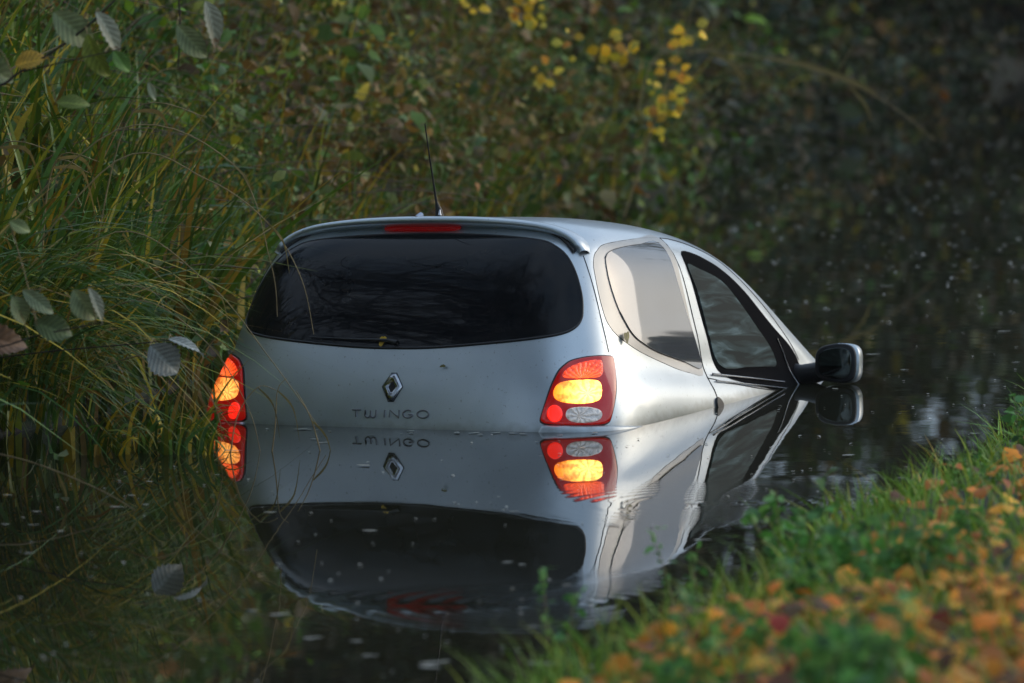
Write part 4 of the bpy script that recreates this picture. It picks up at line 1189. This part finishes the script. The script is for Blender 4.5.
ln = np.stack([rng.normal(.22, .25, n), rng.normal(-.1, .1, n), np.zeros(n)], 1)
V, F, K = blades_np(B, rng.uniform(.18, .48, n), .014 * rng.uniform(.6, 1.5, n), pal('grass', n), ln, rng.uniform(.1, 1.1, n), 7)
o = link('water_edge_grass', mesh_np('water_edge_grass', V, F, K), M_grass)
tag(o, 'grass blades rising from the water in front of the left tail lamp', 'grass', kind='stuff')
# dry stems leaning over the left of the car
hs = [[(-1.75, 17.6, .45), (-1.3, 17.55, .95), (-1.0, 17.55, .88), (-.807, 17.58, .734), (-.70, 17.6, .55), (-.66, 17.6, .36)],
      [(-1.7, 17.5, .4), (-1.3, 17.4, .72), (-1.0, 17.4, .55), (-.80, 17.4, .30), (-.62, 17.45, .03)],
      [(-1.6, 17.4, .25), (-1.25, 17.3, .50), (-1.0, 17.3, .36), (-.87, 17.3, .15), (-.83, 17.3, .0)],
      [(-1.55, 17.3, .2), (-1.2, 17.2, .33), (-1.02, 17.2, .25), (-.95, 17.2, .08), (-.98, 17.2, -.02)],
      [(-1.8, 17.7, .6), (-1.3, 17.6, 1.05), (-.92, 17.6, .93), (-.80, 17.6, .60), (-.78, 17.6, .42)],
      [(-.80, 17.3, -.06), (-.78, 17.3, .08), (-.77, 17.3, .20), (-.74, 17.3, .24)],
      [(-.93, 17.2, -.06), (-.90, 17.2, .12), (-.83, 17.2, .22), (-.77, 17.2, .21)],
      [(-.62, 17.3, -.06), (-.66, 17.3, .10), (-.71, 17.3, .20)]]
for h_ in hs:
    mid = h_[len(h_) // 2]
    culm('dry_grass_stem', 'dry yellowish grass stem drooping in front of the left half of the tailgate', 'grass stem', h_, .0028,
         [([mid, (mid[0] + .05, mid[1], mid[2] - .06), (mid[0] + .07, mid[1], mid[2] - .17)], .009)], group='dry stems hanging across the tailgate')
culm('leaning_reed', 'pale reed lying low over the water at the left edge', 'reed',
     [(-1.9, 16.3, .16), (-1.5, 15.9, .13), (-1.25, 15.7, .06), (-1.12, 15.6, .0)], .0035, [([(-1.37, 15.8, .10), (-1.34, 15.8, .02), (-1.36, 15.8, -.03)], .016)])
n = 26
for i in range(n):
    y_ = rng.uniform(14.8, 19.5); d_ = rng.uniform(.1, 1.5); x_ = float(left_edge(y_)) - d_ + .1
    z_ = max(float(ground_h(np.array(x_), np.array(y_))), 0) - .03; h_ = rng.uniform(.5, 1.1); lx = rng.normal(.12, .15)
    st = [(x_, y_, z_), (x_ + lx * .3, y_, z_ + h_ * .5), (x_ + lx, y_ - .05, z_ + h_), (x_ + lx * 2 + .05, y_ - .1, z_ + h_ * .98)]
    culm('dry_reed', 'upright straw-coloured reed stem with a drooping blade on the far bank', 'reed', st, .004,
         [([st[1], (st[1][0] + .08, y_, st[1][2] + .1), (st[1][0] + .17, y_, st[1][2] - .05)], .014), ([st[2], (st[2][0] + .1, y_, st[2][2] - .02), (st[2][0] + .15, y_, st[2][2] - .22)], .016)],
         col=(.34, .24, .08), group='straw reeds on the far bank')

# ------------------------------------------------------------------ leaves on the car and on the water
M_float = simple('wet_pale_leaf', (.32, .31, .26), .35, noise=.35, nscale=25)
M_yl = simple('yellow_leaf', (.62, .38, .02), .5, noise=.3, nscale=60)
M_ol = simple('olive_leaf', (.16, .14, .03), .5, noise=.5, nscale=90)
def flat_leaf(L, W):
    a = np.linspace(0, 2 * np.pi, 14, endpoint=False)
    r_ = 1 + .18 * np.sin(a * 3 + rng.random() * 6) + .1 * np.sin(a * 5 + rng.random() * 6)
    V = [(math.cos(q) * L / 2 * k, math.sin(q) * W / 2 * k, .003 + .25 * (math.cos(q) ** 2) * W * .12) for q, k in zip(a, r_)] + [(0, 0, .002)]
    me_ = bpy.data.meshes.new('leaf'); me_.from_pydata(V, [], [(i, (i + 1) % 14, 14) for i in range(14)]); me_.update()
    return me_
def on_car(th_, z_, L, W, mat, label, rot=0.0):
    p = CARM @ Vector(surf(th_, z_, .009)); q = CARM @ Vector(surf(th_, z_, .1)); n_ = (q - p).normalized()
    o_ = link('fallen_leaf', flat_leaf(L, W), mat)
    o_.rotation_mode = 'QUATERNION'; o_.rotation_quaternion = n_.to_track_quat('Z', 'Y') @ Euler((0, 0, rot)).to_quaternion(); o_.location = p
    tag(o_, label, 'leaf')
on_car(math.atan2(-.053, 1.076), 1.012, .038, .024, M_yl, 'small yellow leaf stuck at the lower edge of the rear window', 1.2)
on_car(math.atan2(.712, .777), 1.034, .05, .032, M_ol, 'olive leaf caught beside the rear corner of the side window', .6)
on_car(math.atan2(.185, 1.103), .927, .022, .010, M_ol, 'tiny brown leaf on the silver tailgate below the window', .1)
FL = [flat_leaf(L, W) for L, W in ((.075, .04), (.05, .035), (.04, .028), (.10, .035), (.03, .024))]
for m_ in FL: m_.materials.append(M_float)
cnt = 0
def inside_car(x, y):
    v = CARM.inverted() @ Vector((x, y, 0)); return abs(v.x) < .9 and -.02 < v.y < 3.2
while cnt < 130:
    y_ = 12.2 + 26 * rng.random() ** 1.3
    x_ = left_edge(y_) + rng.random() * (right_edge(y_) - left_edge(y_) - .1)
    if inside_car(x_, y_) or abs(x_) > y_ * .1: continue
    if 18 < y_ < 19.5 and x_ < -.5: continue
    o_ = link('floating_leaf', FL[int(rng.integers(0, 5))]); k_ = rng.uniform(.35, .9)
    o_.location = (x_, y_, 0.001); o_.rotation_euler = (0, 0, rng.normal() * .5); o_.scale = (k_,) * 3
    tag(o_, 'pale wet leaf floating flat on the dark water', 'leaf', 'leaves floating on the canal'); cnt += 1
for i in range(16):
    u_ = rng.uniform(-.95, 1.0)
    p = CARM @ Vector((u_ * .78, -.03 - rng.random() ** 2 * .12 + .14 * abs(u_) ** 3, .72))
    o_ = link('drifted_leaf', FL[int(rng.integers(0, 5))]); k_ = rng.uniform(.3, .7)
    o_.location = (p.x, p.y, .001); o_.rotation_euler = (0, 0, rng.random() * 6); o_.scale = (k_,) * 3
    tag(o_, 'small wet leaf drifted against the tailgate at the waterline', 'leaf', 'leaves drifted against the tailgate')
n = 1000
y = 12 + 28 * rng.random(n) ** 1.2; x = left_edge(y) + rng.random(n) * (right_edge(y) - left_edge(y))
ok = np.array([not inside_car(a, b_) for a, b_ in zip(x, y)])
P = np.stack([x, y, 0 * x + .003], 1)[ok]
V, F, K = leaves_np(P, np.where(P[:, 1] > 22, .024, .013), np.tile([.5, .48, .42], (len(P), 1)), wid=.8, nrm=(0, 0, 6))
o = link('floating_specks', mesh_np('floating_specks', V, F, K), M_leaf)
tag(o, 'tiny bits of plant debris scattered over the water', 'debris', kind='stuff')
